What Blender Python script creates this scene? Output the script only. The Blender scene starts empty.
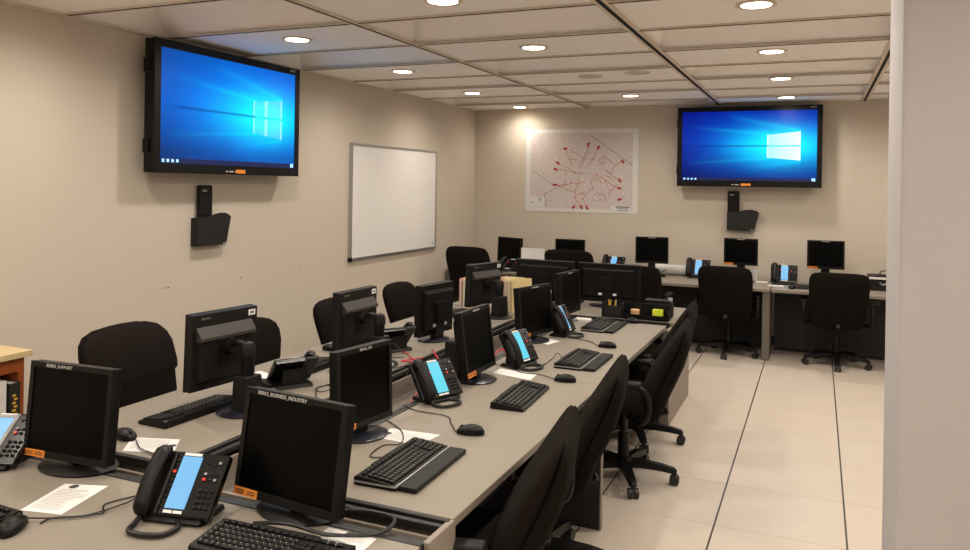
import bpy, bmesh, math, random
from mathutils import Matrix, Vector
random.seed(4)
PI = math.pi
S = bpy.context.scene
COL = S.collection
T = 0.71            # desk-top height
WX, WY, CZ = -4.015, 8.95, 2.647   # left wall, far wall, ceiling

# ------------------------------------------------------------------ materials
def lin(c):
    return tuple(((v/255)/12.92 if v/255 <= .04045 else ((v/255+.055)/1.055)**2.4) for v in c)

class V:
    """socket arithmetic for node trees"""
    def __init__(s, nt, k): s.nt, s.k = nt, k
    def op(s, o, b=None, c=None, clamp=False):
        n = s.nt.nodes.new('ShaderNodeMath'); n.operation = o; n.use_clamp = clamp
        for i, v in enumerate((s, b, c)):
            if v is None: continue
            if isinstance(v, V): s.nt.links.new(v.k, n.inputs[i])
            else: n.inputs[i].default_value = v
        return V(s.nt, n.outputs[0])
    def __add__(s, b): return s.op('ADD', b)
    def __sub__(s, b): return s.op('SUBTRACT', b)
    def __mul__(s, b): return s.op('MULTIPLY', b)
    def __truediv__(s, b): return s.op('DIVIDE', b)
    def abs(s): return s.op('ABSOLUTE')
    def lt(s, b): return s.op('LESS_THAN', b)
    def gt(s, b): return s.op('GREATER_THAN', b)
    def fract(s): return s.op('FRACT')
    def exp(s): return s.op('EXPONENT')
    def sat(s): return s.op('ADD', 0.0, clamp=True)
    def inv(s): return (s * -1.0) + 1.0

def new_mat(name):
    m = bpy.data.materials.new(name); m.use_nodes = True
    nt = m.node_tree
    return m, nt, nt.nodes['Principled BSDF']

def obj_xyz(nt):
    tc = nt.nodes.new('ShaderNodeTexCoord'); sp = nt.nodes.new('ShaderNodeSeparateXYZ')
    nt.links.new(tc.outputs['Object'], sp.inputs[0])
    return tc.outputs['Object'], V(nt, sp.outputs[0]), V(nt, sp.outputs[1]), V(nt, sp.outputs[2])

def mix(nt, fac, a, b):
    n = nt.nodes.new('ShaderNodeMix'); n.data_type = 'RGBA'
    for sock, v in ((n.inputs[0], fac), (n.inputs[6], a), (n.inputs[7], b)):
        if isinstance(v, V): nt.links.new(v.k, sock)
        elif isinstance(v, (int, float)): sock.default_value = v
        elif isinstance(v, tuple): sock.default_value = (*v[:3], 1)
        else: nt.links.new(v, sock)
    return n.outputs[2]

def noise(nt, scale, detail=3, vec=None, rough=.5):
    n = nt.nodes.new('ShaderNodeTexNoise'); n.inputs['Scale'].default_value = scale
    n.inputs['Detail'].default_value = detail; n.inputs['Roughness'].default_value = rough
    if vec is None:
        tc = nt.nodes.new('ShaderNodeTexCoord'); vec = tc.outputs['Object']
    nt.links.new(vec, n.inputs['Vector'])
    return V(nt, n.outputs[0])

def bump(nt, b, h, strength=.2, dist=.002):
    n = nt.nodes.new('ShaderNodeBump'); n.inputs['Strength'].default_value = strength
    n.inputs['Distance'].default_value = dist
    nt.links.new(h.k, n.inputs['Height']); nt.links.new(n.outputs[0], b.inputs['Normal'])

def mat(name, c, rough=.6, metal=0, spec=.5, var=.06, scale=40, bmp=0, bscale=300, emit=None):
    m, nt, b = new_mat(name)
    c = lin(c)
    f = noise(nt, scale)
    nt.links.new(mix(nt, f, tuple(v*(1-var) for v in c), tuple(min(1, v*(1+var)) for v in c)), b.inputs['Base Color'])
    b.inputs['Roughness'].default_value = rough; b.inputs['Metallic'].default_value = metal
    b.inputs['Specular IOR Level'].default_value = spec
    if bmp: bump(nt, b, noise(nt, bscale, 2), bmp)
    if emit:
        b.inputs['Emission Color'].default_value = (*lin(emit[0]), 1); b.inputs['Emission Strength'].default_value = emit[1]
    return m

M = {}
M['wall'] = mat('wall_paint', (202, 192, 178), .85, spec=.25, var=.02, scale=3, bmp=.06, bscale=250)
M['column'] = mat('column_paint', (180, 177, 178), .8, spec=.3, var=.015, scale=3, bmp=.05, bscale=250)
M['tile'] = mat('ceiling_tile', (248, 244, 241), .95, spec=.1, var=.05, scale=60, bmp=.25, bscale=160)
M['tee'] = mat('ceiling_tee', (214, 202, 186), .6, spec=.3)
M['gap'] = mat('ceiling_reveal', (30, 28, 27), .8, spec=.2)
M['laminate'] = mat('desk_laminate', (134, 126, 114), .5, spec=.4, var=.04, scale=220)
M['panel'] = mat('desk_panel', (138, 128, 117), .55, spec=.35, var=.04, scale=180)
M['leg_grey'] = mat('leg_panel', (104, 98, 91), .55, spec=.35)
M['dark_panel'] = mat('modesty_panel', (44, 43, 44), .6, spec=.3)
M['gloss'] = mat('phone_plastic', (12, 12, 13), .22, spec=.4, var=.05)
M['rail'] = mat('black_rail', (26, 25, 24), .45)
M['tray'] = mat('cable_tray', (96, 88, 79), .6)
M['fabric'] = mat('chair_fabric', (27, 22, 19), .95, spec=.08, var=.25, scale=350, bmp=.5, bscale=900)
M['fabric2'] = mat('chair_back_fabric', (24, 20, 17), .95, spec=.08, var=.25, scale=350, bmp=.5, bscale=900)
M['plastic'] = mat('black_plastic', (11, 10, 10), .42, spec=.25, var=.1, bmp=.08, bscale=500)
M['plastic2'] = mat('charcoal_plastic', (23, 22, 21), .5, spec=.25, var=.08, bmp=.08, bscale=500)
M['bezel'] = mat('monitor_bezel', (17, 18, 16), .45, spec=.25)
M['screen'] = mat('screen_off', (3, 3, 3), .3, spec=.1, var=.0)
M['key'] = mat('key_plastic', (19, 17, 15), .5, spec=.3)
M['legend'] = mat('key_legend', (150, 145, 140), .6)
M['silver'] = mat('silver_strip', (172, 172, 172), .35, metal=.7)
M['alu'] = mat('aluminium', (190, 190, 188), .35, metal=.9)
M['ridge'] = mat('ridge_plastic', (58, 54, 50), .5, spec=.35)
M['steel_dark'] = mat('foot_plastic', (28, 30, 40), .3)
M['paper'] = mat('paper', (218, 217, 214), .8, spec=.2, var=.02)
M['white'] = mat('white_label', (226, 226, 226), .6, var=.02)
M['orange'] = mat('orange_sticker', (232, 140, 52), .55, var=.05)
M['ink'] = mat('ink', (70, 70, 72), .8)
M['redplastic'] = mat('red_marking', (190, 40, 34), .5)
M['redcable'] = mat('red_cable', (196, 46, 52), .45)
M['blackcable'] = mat('black_cable', (18, 17, 17), .45)
M['lettering'] = mat('pale_lettering', (205, 205, 200), .6)
M['board'] = mat('whiteboard_face', (232, 230, 228), .25, spec=.5, var=.01, scale=2)
M['beech'] = mat('beige_laminate', (206, 184, 140), .5)
M['folder'] = mat('manila_folder', (226, 204, 150), .8, spec=.2)
M['folder2'] = mat('cream_folder', (232, 216, 186), .8, spec=.2)
M['folder3'] = mat('pink_folder', (226, 180, 160), .8, spec=.2)
M['lime'] = mat('lime_notes', (196, 206, 30), .7)
M['tan'] = mat('tan_tape', (214, 176, 134), .6)
M['yellow'] = mat('yellow_pencil', (220, 176, 60), .5)
M['lamp'] = mat('lamp_lens', (255, 244, 225), .5, var=0, emit=((255, 236, 205), 14))
M['phone_lcd'] = mat('phone_screen', (20, 34, 44), .3, var=0, emit=((122, 192, 240), .95))
M['phone_lcd_cyan'] = mat('phone_screen_cyan', (10, 34, 40), .3, var=0, emit=((84, 212, 236), .95))
M['led'] = mat('red_led', (255, 50, 40), .4, var=0, emit=((255, 60, 50), .25))
M['greyframe'] = mat('grey_frame', (150, 150, 150), .5)
M['bluegrey'] = mat('phone_blue', (52, 60, 96), .4)

def wood_mat():
    m, nt, b = new_mat('orange_wood')
    co, x, y, z = obj_xyz(nt)
    mp = nt.nodes.new('ShaderNodeMapping'); mp.inputs['Scale'].default_value = (18, 18, 1.5)
    nt.links.new(co, mp.inputs[0])
    f = noise(nt, 3, 4, mp.outputs[0])
    nt.links.new(mix(nt, f, lin((128, 62, 24)), lin((178, 96, 44))), b.inputs['Base Color'])
    b.inputs['Roughness'].default_value = .45
    return m
M['wood'] = wood_mat()

def floor_mat():
    m, nt, b = new_mat('floor_tiles')
    co, x, y, z = obj_xyz(nt)
    def line(v, o, p, w):
        return (((v - o) / p + 100.5).fract() - .5).abs().lt(w / p)
    lx = line(x, -.456, .610, .0045); ly = line(y, 4.04, .594, .0022)
    cell = ((x + .456) / .610).op('FLOOR') * 3.1 + ((y - 4.04) / .594).op('FLOOR') * 7.7
    tone = (cell.op('SINE') * 43.7).fract()
    f = noise(nt, 5, 6, co, .65); g = noise(nt, 130, 2, co)
    base = mix(nt, (f * .7 + g * .3).sat(), lin((184, 173, 160)), lin((203, 193, 181)))
    base = mix(nt, tone * .25, base, lin((203, 186, 168)))
    base = mix(nt, ly * .55, base, lin((120, 100, 82)))
    base = mix(nt, lx * .95, base, lin((40, 33, 28)))
    nt.links.new(base, b.inputs['Base Color'])
    b.inputs['Roughness'].default_value = .42; b.inputs['Specular IOR Level'].default_value = .35
    bump(nt, b, (lx * .7 + ly * .4).inv(), .3, .002)
    return m
M['floor'] = floor_mat()

def wallpaper_mat(name, W, H, pane_white, strength, lift, spread):
    """blue desktop picture with a glowing four-pane window and light beams"""
    m, nt, b = new_mat(name)
    co, x, y, z = obj_xyz(nt)
    u = y / W + .5; v = z / H + .5
    dx = u - .74; dy = v - .5
    def g(a, c): return ((dx / a) * (dx / a) + (dy / c) * (dy / c)) * -1.0
    wide = g(.55, .42).exp(); mid = g(.30, .22).exp()
    def beam(u0, v0, u1, v1, w, fall):
        c = (u - u0) * ((v1 - v0) / (u1 - u0)) + v0
        side = ((u - u1) / (u0 - u1)).sat() * u.lt(u0 + .01)
        return ((((v - c) / w).abs() * -1.0).exp()) * side.op('POWER', fall)
    rays = beam(.66, .66, .08, .78, .016, .8) * .45 + beam(.66, .33, .05, .25, .018, .8) * .4 \
        + beam(.88, .71, .35, .93, .03, .7) * .5 + beam(.88, .28, .5, .18, .03, .7) * .35 + beam(.86, .70, .2, .72, .03, .9) * .25
    dark = ((((dy + .0) / .012) * ((dy + .0) / .012)) * -1.0).exp() * u.lt(.66) * (u * 6.0).sat() * .65
    mp = nt.nodes.new('ShaderNodeMapping'); mp.inputs['Scale'].default_value = (1, 1.2, 3.2); nt.links.new(co, mp.inputs[0])
    f = noise(nt, 2.2, 3, mp.outputs[0])
    vig = ((v - .1) * 2.2).sat() * .6 + .4
    edge = (g(.75, .55).exp() * .8 + .2) * vig
    col = mix(nt, edge, lin((1, 3, 44)), lin((0, 12 + lift*4.6, 172 + lift*2.6)))
    col = mix(nt, (wide * (f * .8 + .35)).sat() * spread, col, lin((0, 128, 252)))
    col = mix(nt, (mid * 1.15 + rays * .6).sat(), col, lin((0, 224, 252)))
    col = mix(nt, dark.sat(), col, lin((2, 30, 110)))
    top = (u - .645) * .19 + .655; bot = (u - .645) * -.17 + .335
    inside = u.gt(.645) * u.lt(.885) * v.lt(top) * v.gt(bot)
    bars = ((u - .748).abs().gt(.012)) * (dy.abs().gt(.008))
    pane = inside * bars
    col = mix(nt, pane * (((u - .645) / .24).sat() * .5 + .45) * pane_white, col, lin((225, 252, 255)))
    edge_l = inside * ((u - .748).abs().lt(.012) + (u - .879).abs().lt(.006) + (u - .65).abs().lt(.005)).sat() * dy.abs().gt(.01)
    col = mix(nt, edge_l * (.3 if lift else .6), col, lin((235, 255, 255)))
    b.inputs['Base Color'].default_value = (0.004, .004, .006, 1)
    b.inputs['Roughness'].default_value = .35; b.inputs['Specular IOR Level'].default_value = .12
    nt.links.new(col, b.inputs['Emission Color']); b.inputs['Emission Strength'].default_value = strength
    return m

def print_mat():
    """grey street-map print"""
    m, nt, b = new_mat('map_print')
    co, x, y, z = obj_xyz(nt)
    vo = nt.nodes.new('ShaderNodeTexVoronoi'); vo.feature = 'DISTANCE_TO_EDGE'; vo.inputs['Scale'].default_value = 26
    nt.links.new(co, vo.inputs['Vector'])
    st = V(nt, vo.outputs[0]).lt(.05)
    f = noise(nt, 60, 5, co, .8); g = noise(nt, 9, 3, co)
    base = mix(nt, (f * 1.6 - .4).sat(), lin((186, 174, 170)), lin((228, 220, 216)))
    base = mix(nt, (g * .5).sat(), base, lin((222, 208, 206)))
    base = mix(nt, st * .22, base, lin((110, 104, 106)))
    nt.links.new(base, b.inputs['Base Color']); b.inputs['Roughness'].default_value = .7
    return m
M['map'] = print_mat()

def mesh_grille_mat():
    m, nt, b = new_mat('holder_mesh')
    co, x, y, z = obj_xyz(nt)
    d = ((y * 130).op('SINE') * (z * 130).op('SINE')).gt(.72)
    nt.links.new(mix(nt, d, lin((16, 15, 15)), lin((30, 29, 28))), b.inputs['Base Color'])
    b.inputs['Roughness'].default_value = .5
    return m
M['holder'] = mesh_grille_mat()

# ------------------------------------------------------------------ mesh tools
def box(bm, c, s, rot=None, bev=0, seg=2):
    t = bmesh.new()
    bmesh.ops.create_cube(t, size=1)
    for v in t.verts: v.co = Vector((v.co.x*s[0], v.co.y*s[1], v.co.z*s[2]))
    if bev: bmesh.ops.bevel(t, geom=t.edges[:], offset=bev, segments=seg, profile=.6, affect='EDGES')
    mtx = Matrix.Translation(c) @ (rot.to_4x4() if rot else Matrix.Identity(4))
    add(bm, t, mtx)

def add(bm, t, mtx=None):
    if mtx is not None: bmesh.ops.transform(t, matrix=mtx, verts=t.verts[:])
    vs = [bm.verts.new(v.co) for v in t.verts]
    t.verts.index_update()
    for f in t.faces:
        try: bm.faces.new([vs[v.index] for v in f.verts])
        except ValueError: pass
    t.free()

def cyl(bm, p, q, r1, r2=None, n=20, caps=True):
    r2 = r1 if r2 is None else r2
    p, q = Vector(p), Vector(q); d = (q-p).normalized()
    a = d.orthogonal().normalized(); b = d.cross(a)
    A = [bm.verts.new(p+(a*math.cos(k*2*PI/n)+b*math.sin(k*2*PI/n))*r1) for k in range(n)]
    B = [bm.verts.new(q+(a*math.cos(k*2*PI/n)+b*math.sin(k*2*PI/n))*r2) for k in range(n)]
    for k in range(n): bm.faces.new((A[k], A[(k+1) % n], B[(k+1) % n], B[k]))
    if caps: bm.faces.new(A[::-1]); bm.faces.new(B)

def lathe(bm, prof, n=28, mtx=None, caps=True):
    t = bmesh.new(); rings = []
    for r, z in prof:
        rings.append([t.verts.new((r*math.cos(k*2*PI/n), r*math.sin(k*2*PI/n), z)) for k in range(n)])
    for i in range(len(rings)-1):
        for k in range(n): t.faces.new((rings[i][k], rings[i][(k+1) % n], rings[i+1][(k+1) % n], rings[i+1][k]))
    if caps: t.faces.new(rings[0][::-1]); t.faces.new(rings[-1])
    add(bm, t, mtx)

def loft(bm, rings):
    R = [[bm.verts.new(p) for p in ring] for ring in rings]
    n = len(R[0])
    for i in range(len(R)-1):
        for k in range(n): bm.faces.new((R[i][k], R[i][(k+1) % n], R[i+1][(k+1) % n], R[i+1][k]))
    bm.faces.new(R[0][::-1]); bm.faces.new(R[-1])

def tube(bm, pts, r, n=8, sub=6):
    """smooth tube through points"""
    P = [Vector(p) for p in pts]
    if sub > 1 and len(P) > 2:
        Q = []
        for i in range(len(P)-1):
            p0, p1, p2, p3 = P[max(i-1, 0)], P[i], P[i+1], P[min(i+2, len(P)-1)]
            for k in range(sub):
                t = k/sub
                Q.append(.5*((2*p1)+(p2-p0)*t+(2*p0-5*p1+4*p2-p3)*t*t+(-p0+3*p1-3*p2+p3)*t**3))
        Q.append(P[-1]); P = Q
    rings = []; a = None
    for i, p in enumerate(P):
        d = (P[min(i+1, len(P)-1)]-P[max(i-1, 0)])
        if d.length < 1e-9: d = Vector((0, 0, 1))
        d.normalize()
        a = d.orthogonal().normalized() if a is None else (a-d*a.dot(d)).normalized()
        b = d.cross(a)
        rr = r[i] if isinstance(r, list) else r
        rings.append([p+(a*math.cos(k*2*PI/n)+b*math.sin(k*2*PI/n))*rr for k in range(n)])
    loft(bm, rings)

def prism(bm, outline, fn, d0, d1):
    """outline of 2-D points; fn(a, b, d) -> 3-D"""
    A = [bm.verts.new(fn(a, b, d0)) for a, b in outline]; B = [bm.verts.new(fn(a, b, d1)) for a, b in outline]
    n = len(A)
    bm.faces.new(A[::-1]); bm.faces.new(B)
    for k in range(n): bm.faces.new((A[k], A[(k+1) % n], B[(k+1) % n], B[k]))

def frame_ring(bm, W, H, w, x0, x1, wb=None):
    """rectangular ring in the y-z plane, front face at x1"""
    wb = w if wb is None else wb
    o = [(-W/2, -H/2), (W/2, -H/2), (W/2, H/2), (-W/2, H/2)]
    i = [(-W/2+w, -H/2+wb), (W/2-w, -H/2+wb), (W/2-w, H/2-w), (-W/2+w, H/2-w)]
    vs = {}
    for nm, pts in (('o', o), ('i', i)):
        for d, x in ((0, x0), (1, x1)):
            vs[nm, d] = [bm.verts.new((x, a, b)) for a, b in pts]
    for k in range(4):
        j = (k+1) % 4
        bm.faces.new((vs['o', 1][k], vs['o', 1][j], vs['i', 1][j], vs['i', 1][k]))
        bm.faces.new((vs['o', 0][j], vs['o', 0][k], vs['i', 0][k], vs['i', 0][j]))
        bm.faces.new((vs['o', 0][k], vs['o', 0][j], vs['o', 1][j], vs['o', 1][k]))
        bm.faces.new((vs['i', 0][j], vs['i', 0][k], vs['i', 1][k], vs['i', 1][j]))

def obj(name, bm, m, parent=None, smooth=False, mtx=None):
    if mtx is not None: bmesh.ops.transform(bm, matrix=mtx, verts=bm.verts[:])
    bmesh.ops.recalc_face_normals(bm, faces=bm.faces[:])
    me = bpy.data.meshes.new(name); bm.to_mesh(me); bm.free()
    me.materials.append(m)
    if smooth:
        me.polygons.foreach_set('use_smooth', [True]*len(me.polygons))
        try: me.set_sharp_from_angle(angle=math.radians(40))
        except Exception: pass
    o = bpy.data.objects.new(name, me); COL.objects.link(o)
    if parent: o.parent = parent
    return o

def part(name, fn, m, parent, smooth=False, mtx=None):
    bm = bmesh.new(); fn(bm)
    return obj(name, bm, m, parent, smooth, mtx)

def tag(o, label, cat, group=None, kind=None):
    o['label'] = label; o['category'] = cat
    if group: o['group'] = group
    if kind: o['kind'] = kind
    return o

def thing(name, label, cat, loc, yaw=0, group=None):
    o = bpy.data.objects.new(name, None); COL.objects.link(o)
    o.empty_display_size = .1
    o.location = loc; o.rotation_euler = (0, 0, math.radians(yaw))
    return tag(o, label, cat, group)

def struct(name, fn, m, smooth=False, parent=None):
    o = part(name, fn, m, parent, smooth)
    if parent is None: o['kind'] = 'structure'
    return o

def dup(root, loc, yaw, label, group=None):
    def rec(o, par):
        c = o.copy(); COL.objects.link(c)
        if par: c.parent = par
        for ch in [k for k in COL.objects if k.parent == o]: rec(ch, c)
        return c
    r = rec(root, None)
    r.location = loc; r.rotation_euler = (0, 0, math.radians(yaw)); r['label'] = label
    if group: r['group'] = group
    return r

def text_mesh(name, s, size, m, parent, mtx, align='CENTER', ext=.0003):
    cu = bpy.data.curves.new(name, 'FONT'); cu.body = s; cu.size = size; cu.extrude = ext
    cu.align_x = align; cu.align_y = 'CENTER'; cu.resolution_u = 2
    t = bpy.data.objects.new(name, cu); COL.objects.link(t)
    dg = bpy.context.evaluated_depsgraph_get()
    me = bpy.data.meshes.new_from_object(t.evaluated_get(dg))
    bpy.data.objects.remove(t); bpy.data.curves.remove(cu)
    me.transform(mtx); me.materials.clear(); me.materials.append(m); me.name = name
    o = bpy.data.objects.new(name, me); COL.objects.link(o); o.parent = parent
    return o
FACE = Matrix(((0, 0, 1, 0), (1, 0, 0, 0), (0, 1, 0, 0), (0, 0, 0, 1)))    # text x->+Y, y->+Z, faces +X
def face_at(x, y, z, base=None, back=False):
    m = Matrix.Translation((x, y, z)) @ (Matrix.Rotation(PI, 4, 'Z') if back else Matrix.Identity(4)) @ FACE
    return base @ m if base is not None else m
def tilt_m(x, z, deg): return Matrix.Translation((x, 0, z)) @ Matrix.Rotation(math.radians(-deg), 4, 'Y')

# ------------------------------------------------------------------ room
struct('floor', lambda b: box(b, (-1.0, 2.9, -.05), (7.0, 13.0, .1)), M['floor'])
wl = struct('wall_left', lambda b: box(b, (WX-.05, 2.9, 1.45), (.1, 13.0, 2.9)), M['wall'])
struct('wall_far', lambda b: box(b, (-1.2, WY+.05, 1.45), (5.8, .1, 2.9)), M['wall'])
struct('wall_right', lambda b: box(b, (1.75, 2.9, 1.45), (.1, 13.0, 2.9)), M['wall'])
struct('wall_near', lambda b: box(b, (-1.2, -3.05, 1.45), (5.8, .1, 2.9)), M['wall'])
def col(b): box(b, (.95, 2.51, 1.45), (1.5, .42, 2.9), bev=.012, seg=3)
struct('wall_column', col, M['column'])
for y, z in ((3.905, 0.972), (3.935, 0.971), (4.642, 0.965), (5.375, 0.961)):
    part('nail_hole', lambda b: cyl(b, (WX-.004, y, z), (WX+.0015, y, z), .006, n=8), M['ink'], wl)
struct('baseboard_far', lambda b: box(b, (-1.2, WY-.006, .05), (5.8, .012, .1)), M['dark_panel'])
struct('baseboard_left', lambda b: box(b, (WX+.006, 2.9, .05), (.012, 12.0, .1)), M['dark_panel'])

# ceiling: bays between main tees; in each bay flat lamp tiles alternate with sunken coffers
TX = [WX, -2.53, -1.03, .43, 1.70]
P0, PP = 3.87, .745
ys = [P0+PP*k for k in range(-9, 8)]
ys = [max(min(y, WY), -3.0) for y in ys]
def ceil(b):
    for i in range(4):
        x0, x1 = TX[i], TX[i+1]
        for k in range(len(ys)-1):
            y0, y1 = ys[k], ys[k+1]
            if y1-y0 < .01: continue
            flat = ((k-9) % 2 == 0) == (i in (0, 2))
            if flat or y1-y0 < .5:
                box(b, ((x0+x1)/2, (y0+y1)/2, CZ+.01), (x1-x0, y1-y0, .02))
            else:
                a, c, h = .12, .25, .22
                lo = [(x0, y0, CZ), (x1, y0, CZ), (x1, y1, CZ), (x0, y1, CZ)]
                hi = [(x0+a, y0+c, CZ+h), (x1-a, y0+c, CZ+h), (x1-a, y1-c, CZ+h), (x0+a, y1-c, CZ+h)]
                L = [b.verts.new(p) for p in lo]; H = [b.verts.new(p) for p in hi]
                for q in range(4): b.faces.new((L[q], L[(q+1) % 4], H[(q+1) % 4], H[q]))
                b.faces.new(H)
struct('ceiling', ceil, M['tile'])
struct('ceiling_slab', lambda b: box(b, (-1.1, 2.9, 3.0), (6.2, 13, .1)), M['tile'])
n = 0
for i, x in enumerate(TX[1:4]):
    n += 1
    dk = struct('trim_%d' % n, lambda b: box(b, (x, 2.97, CZ-.006), ((.075, .055, .06)[1 if i == 0 else 0], 11.95, .01)), M['tee'])
    struct('tee_slot', lambda b: box(b, (x, 2.97, CZ-.012), ((.010, .024, .022)[i], 11.95, .004)), M['gap'], parent=dk)
for i in range(4):
    n += 1
    def cross(b):
        for y in ys[1:-1]: box(b, ((TX[i]+TX[i+1])/2, y, CZ-.005), (TX[i+1]-TX[i]-.06, .045, .009))
    ct = struct('trim_%d' % n, cross, M['tee'])
    def slots(b):
        for y in ys[1:-1]:
            box(b, ((TX[i]+TX[i+1])/2, y-.003, CZ-.0105), (TX[i+1]-TX[i]-.06, .010, .003))
    struct('tee_slot', slots, M['gap'], parent=ct)
n += 1
struct('trim_%d' % n, lambda b: (box(b, (WX+.009, 2.97, CZ-.008), (.018, 11.95, .014)), box(b, (-1.15, WY-.009, CZ-.008), (5.7, .018, .014))), M['tee'])

# recessed lamps
LAMP_E = 53
def lamp_thing(x, y, label, first=[None]):
    if first[0] is None:
        r = thing('ceiling_light', label, 'ceiling light', (x, y, CZ), 0, 'recessed ceiling lights')
        part('trim_ring', lambda b: lathe(b, [(.076, -.001), (.102, -.001), (.102, -.006), (.09, -.011), (.078, -.008)], caps=False), M['tee'], r, True)
        part('lens', lambda b: lathe(b, [(.001, -.0015), (.0755, -.0015), (.0755, -.007), (.05, -.0095), (.001, -.010)]), M['lamp'], r, True)
        first[0] = r
    else: r = dup(first[0], (x, y, CZ), 0, label)
    spot(x, y)
    return r
def spot(x, y, e=None):
    if y > 8.65: e = LAMP_E*.4
    l = bpy.data.lights.new('downlight', 'SPOT'); l.energy = e or LAMP_E
    l.color = (1, .908, .80); l.spot_size = math.radians(172); l.spot_blend = 1.0; l.shadow_soft_size = .06
    o = bpy.data.objects.new('downlight', l); COL.objects.link(o); o.location = (x, y, CZ-.03)
LAMPS = [(-3.19, 4.20, 'recessed ceiling light in front of the wall screen on the left'),
 (-3.23, 5.69, 'recessed ceiling light over the left wall, above the whiteboard'),
 (-3.29, 7.25, 'recessed ceiling light along the left wall, second from the far wall'),
 (-3.32, 8.71, 'recessed ceiling light in the far left corner, washing the wall by the map'),
 (-1.79, 3.56, 'recessed ceiling light at the top edge of the picture, middle bay'),
 (-1.80, 4.97, 'recessed ceiling light in the middle bay between two deep coffers'),
 (-1.79, 7.90, 'recessed ceiling light in the middle bay, the one nearest the far wall'),
 (-.305, 4.17, 'recessed ceiling light of the right bay nearest to the camera'),
 (-.305, 5.62, 'recessed ceiling light of the right bay, second from the camera'),
 (-.305, 7.01, 'recessed ceiling light of the right bay, third from the camera'),
 (-.31, 8.46, 'recessed ceiling light right above the far wall screen')]
for a in LAMPS: lamp_thing(*a)
ceiling_o = bpy.data.objects['ceiling']
for x, y in ((-3.3, 2.80), (-3.3, 1.32), (-3.3, -.16), (-1.83, 2.06), (-1.83, .58), (-1.83, -.9), (-.34, 2.80), (-.34, 1.32), (-.34, -.16), (-.34, -1.65), (-3.3, -1.65), (1.1, 2.06), (1.1, .58), (1.1, -.9), (1.05, 3.55), (1.05, 5.04), (1.05, 6.5), (1.05, 7.97)):  # unseen lamps: bay rows carried on, with some added to raise ceiling bounce
    struct('lamp_lens', lambda b: lathe(b, [(.001, -.0015), (.078, -.0015), (.078, -.006), (.05, -.0075), (.001, -.008)], mtx=Matrix.Translation((x, y, CZ))), M['lamp'], True, ceiling_o)
    spot(x, y)
for x, y, lb in ((-1.81, 6.43, 'round speaker grille in the ceiling, left one of a pair'), (-1.38, 6.33, 'round speaker grille in the ceiling, right one of a pair')):
    r = thing('ceiling_speaker', lb, 'ceiling speaker', (x, y, CZ), 0, 'ceiling speaker grilles')
    part('rim', lambda b: lathe(b, [(.085, -.0005), (.105, -.0005), (.105, -.006), (.085, -.008)], caps=False), M['tee'], r, True)
    part('grille', lambda b: lathe(b, [(.001, -.001), (.086, -.001), (.084, -.005), (.001, -.006)]), M['tee'], r, True)

# wall screens: local +X faces the room, origin on the wall at the screen's bottom centre
def wall_screen(loc, yaw, W, H, off, label, pane, strength, lift):
    r = thing('wall_screen', label, 'television', loc, yaw, 'wall-mounted screens')
    w, wb = .052, .064
    part('housing', lambda b: (box(b, (off-.055, 0, H/2), (.07, W-.004, H-.004), bev=.008), box(b, (off-.1, 0, H/2), (.04, W*.62, H*.6), bev=.01)), M['plastic'], r)
    fr = part('bezel', lambda b: frame_ring(b, W, H, w, off-.02, off, wb), M['plastic'], r, mtx=Matrix.Translation((0, 0, H/2)))
    sw, sh = W-2*w, H-w-wb
    sc = part('screen', lambda b: box(b, (0, 0, 0), (.004, sw, sh)), wallpaper_mat('desktop_picture', sw, sh, pane, strength, lift, .8 if lift else .5), r)
    sc.location = (off-.009, 0, H/2+(wb-w)/2)
    part('taskbar', lambda b: box(b, (.0025, 0, -sh/2+.017), (.001, sw, .034)), mat('taskbar', (6, 20, 60), .4, var=0, emit=((4, 18, 70), .8)), sc)
    def icons(b):
        for k in range(4): box(b, (.0035, -sw/2+.03+.04*k, -sh/2+.018), (.001, .02, .02))
        box(b, (.0035, sw/2-.03, -sh/2+.02), (.001, .035, .03))
    part('taskbar_icons', icons, mat('icons', (150, 200, 250), .4, var=0, emit=((140, 200, 250), .9)), sc)
    part('orange_sticker', lambda b: box(b, (off+.0008, .06 if lift else -.01, .024), (.001, .10, .026)), M['orange'], r)
    text_mesh('lettering', 'SHARP', .022, M['lettering'], r, face_at(off+.0006, W/2-.09, H-.024))
    def marks(b):
        for k, l in enumerate((.02, .045, .01)): box(b, (off+.0006, (-.08 if lift else -.15)+.045*k, .022), (.0006, l, .008))
    part('bezel_marks', marks, M['lettering'], r)
    part('wall_bracket', lambda b: (box(b, (off-.09-.03, 0, H/2), (.04, .5, .4)), box(b, (.012, 0, H/2), (.023, .9, .45)), box(b, ((off-.12)/2+.01, -.2, H/2), (off-.12, .05, .4)), box(b, ((off-.12)/2+.01, .2, H/2), (off-.12, .05, .4))), M['rail'], r)
    for z in (.2, .8): part('side_lug', lambda b: box(b, (off-.06, -W/2-.006, H*z), (.05, .014, .09), bev=.004), M['plastic'], r)
    return r
wall_screen((WX, 4.38, 1.742), 0, 1.48, .86, .16, 'large black-framed wall screen showing a blue desktop, on the left wall', .10, 1.3, 20)
wall_screen((-.71, WY, 1.721), -90, 1.49, .875, .16, 'large black-framed wall screen showing a blue desktop, on the far wall', .95, 1.35, 0)

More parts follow.
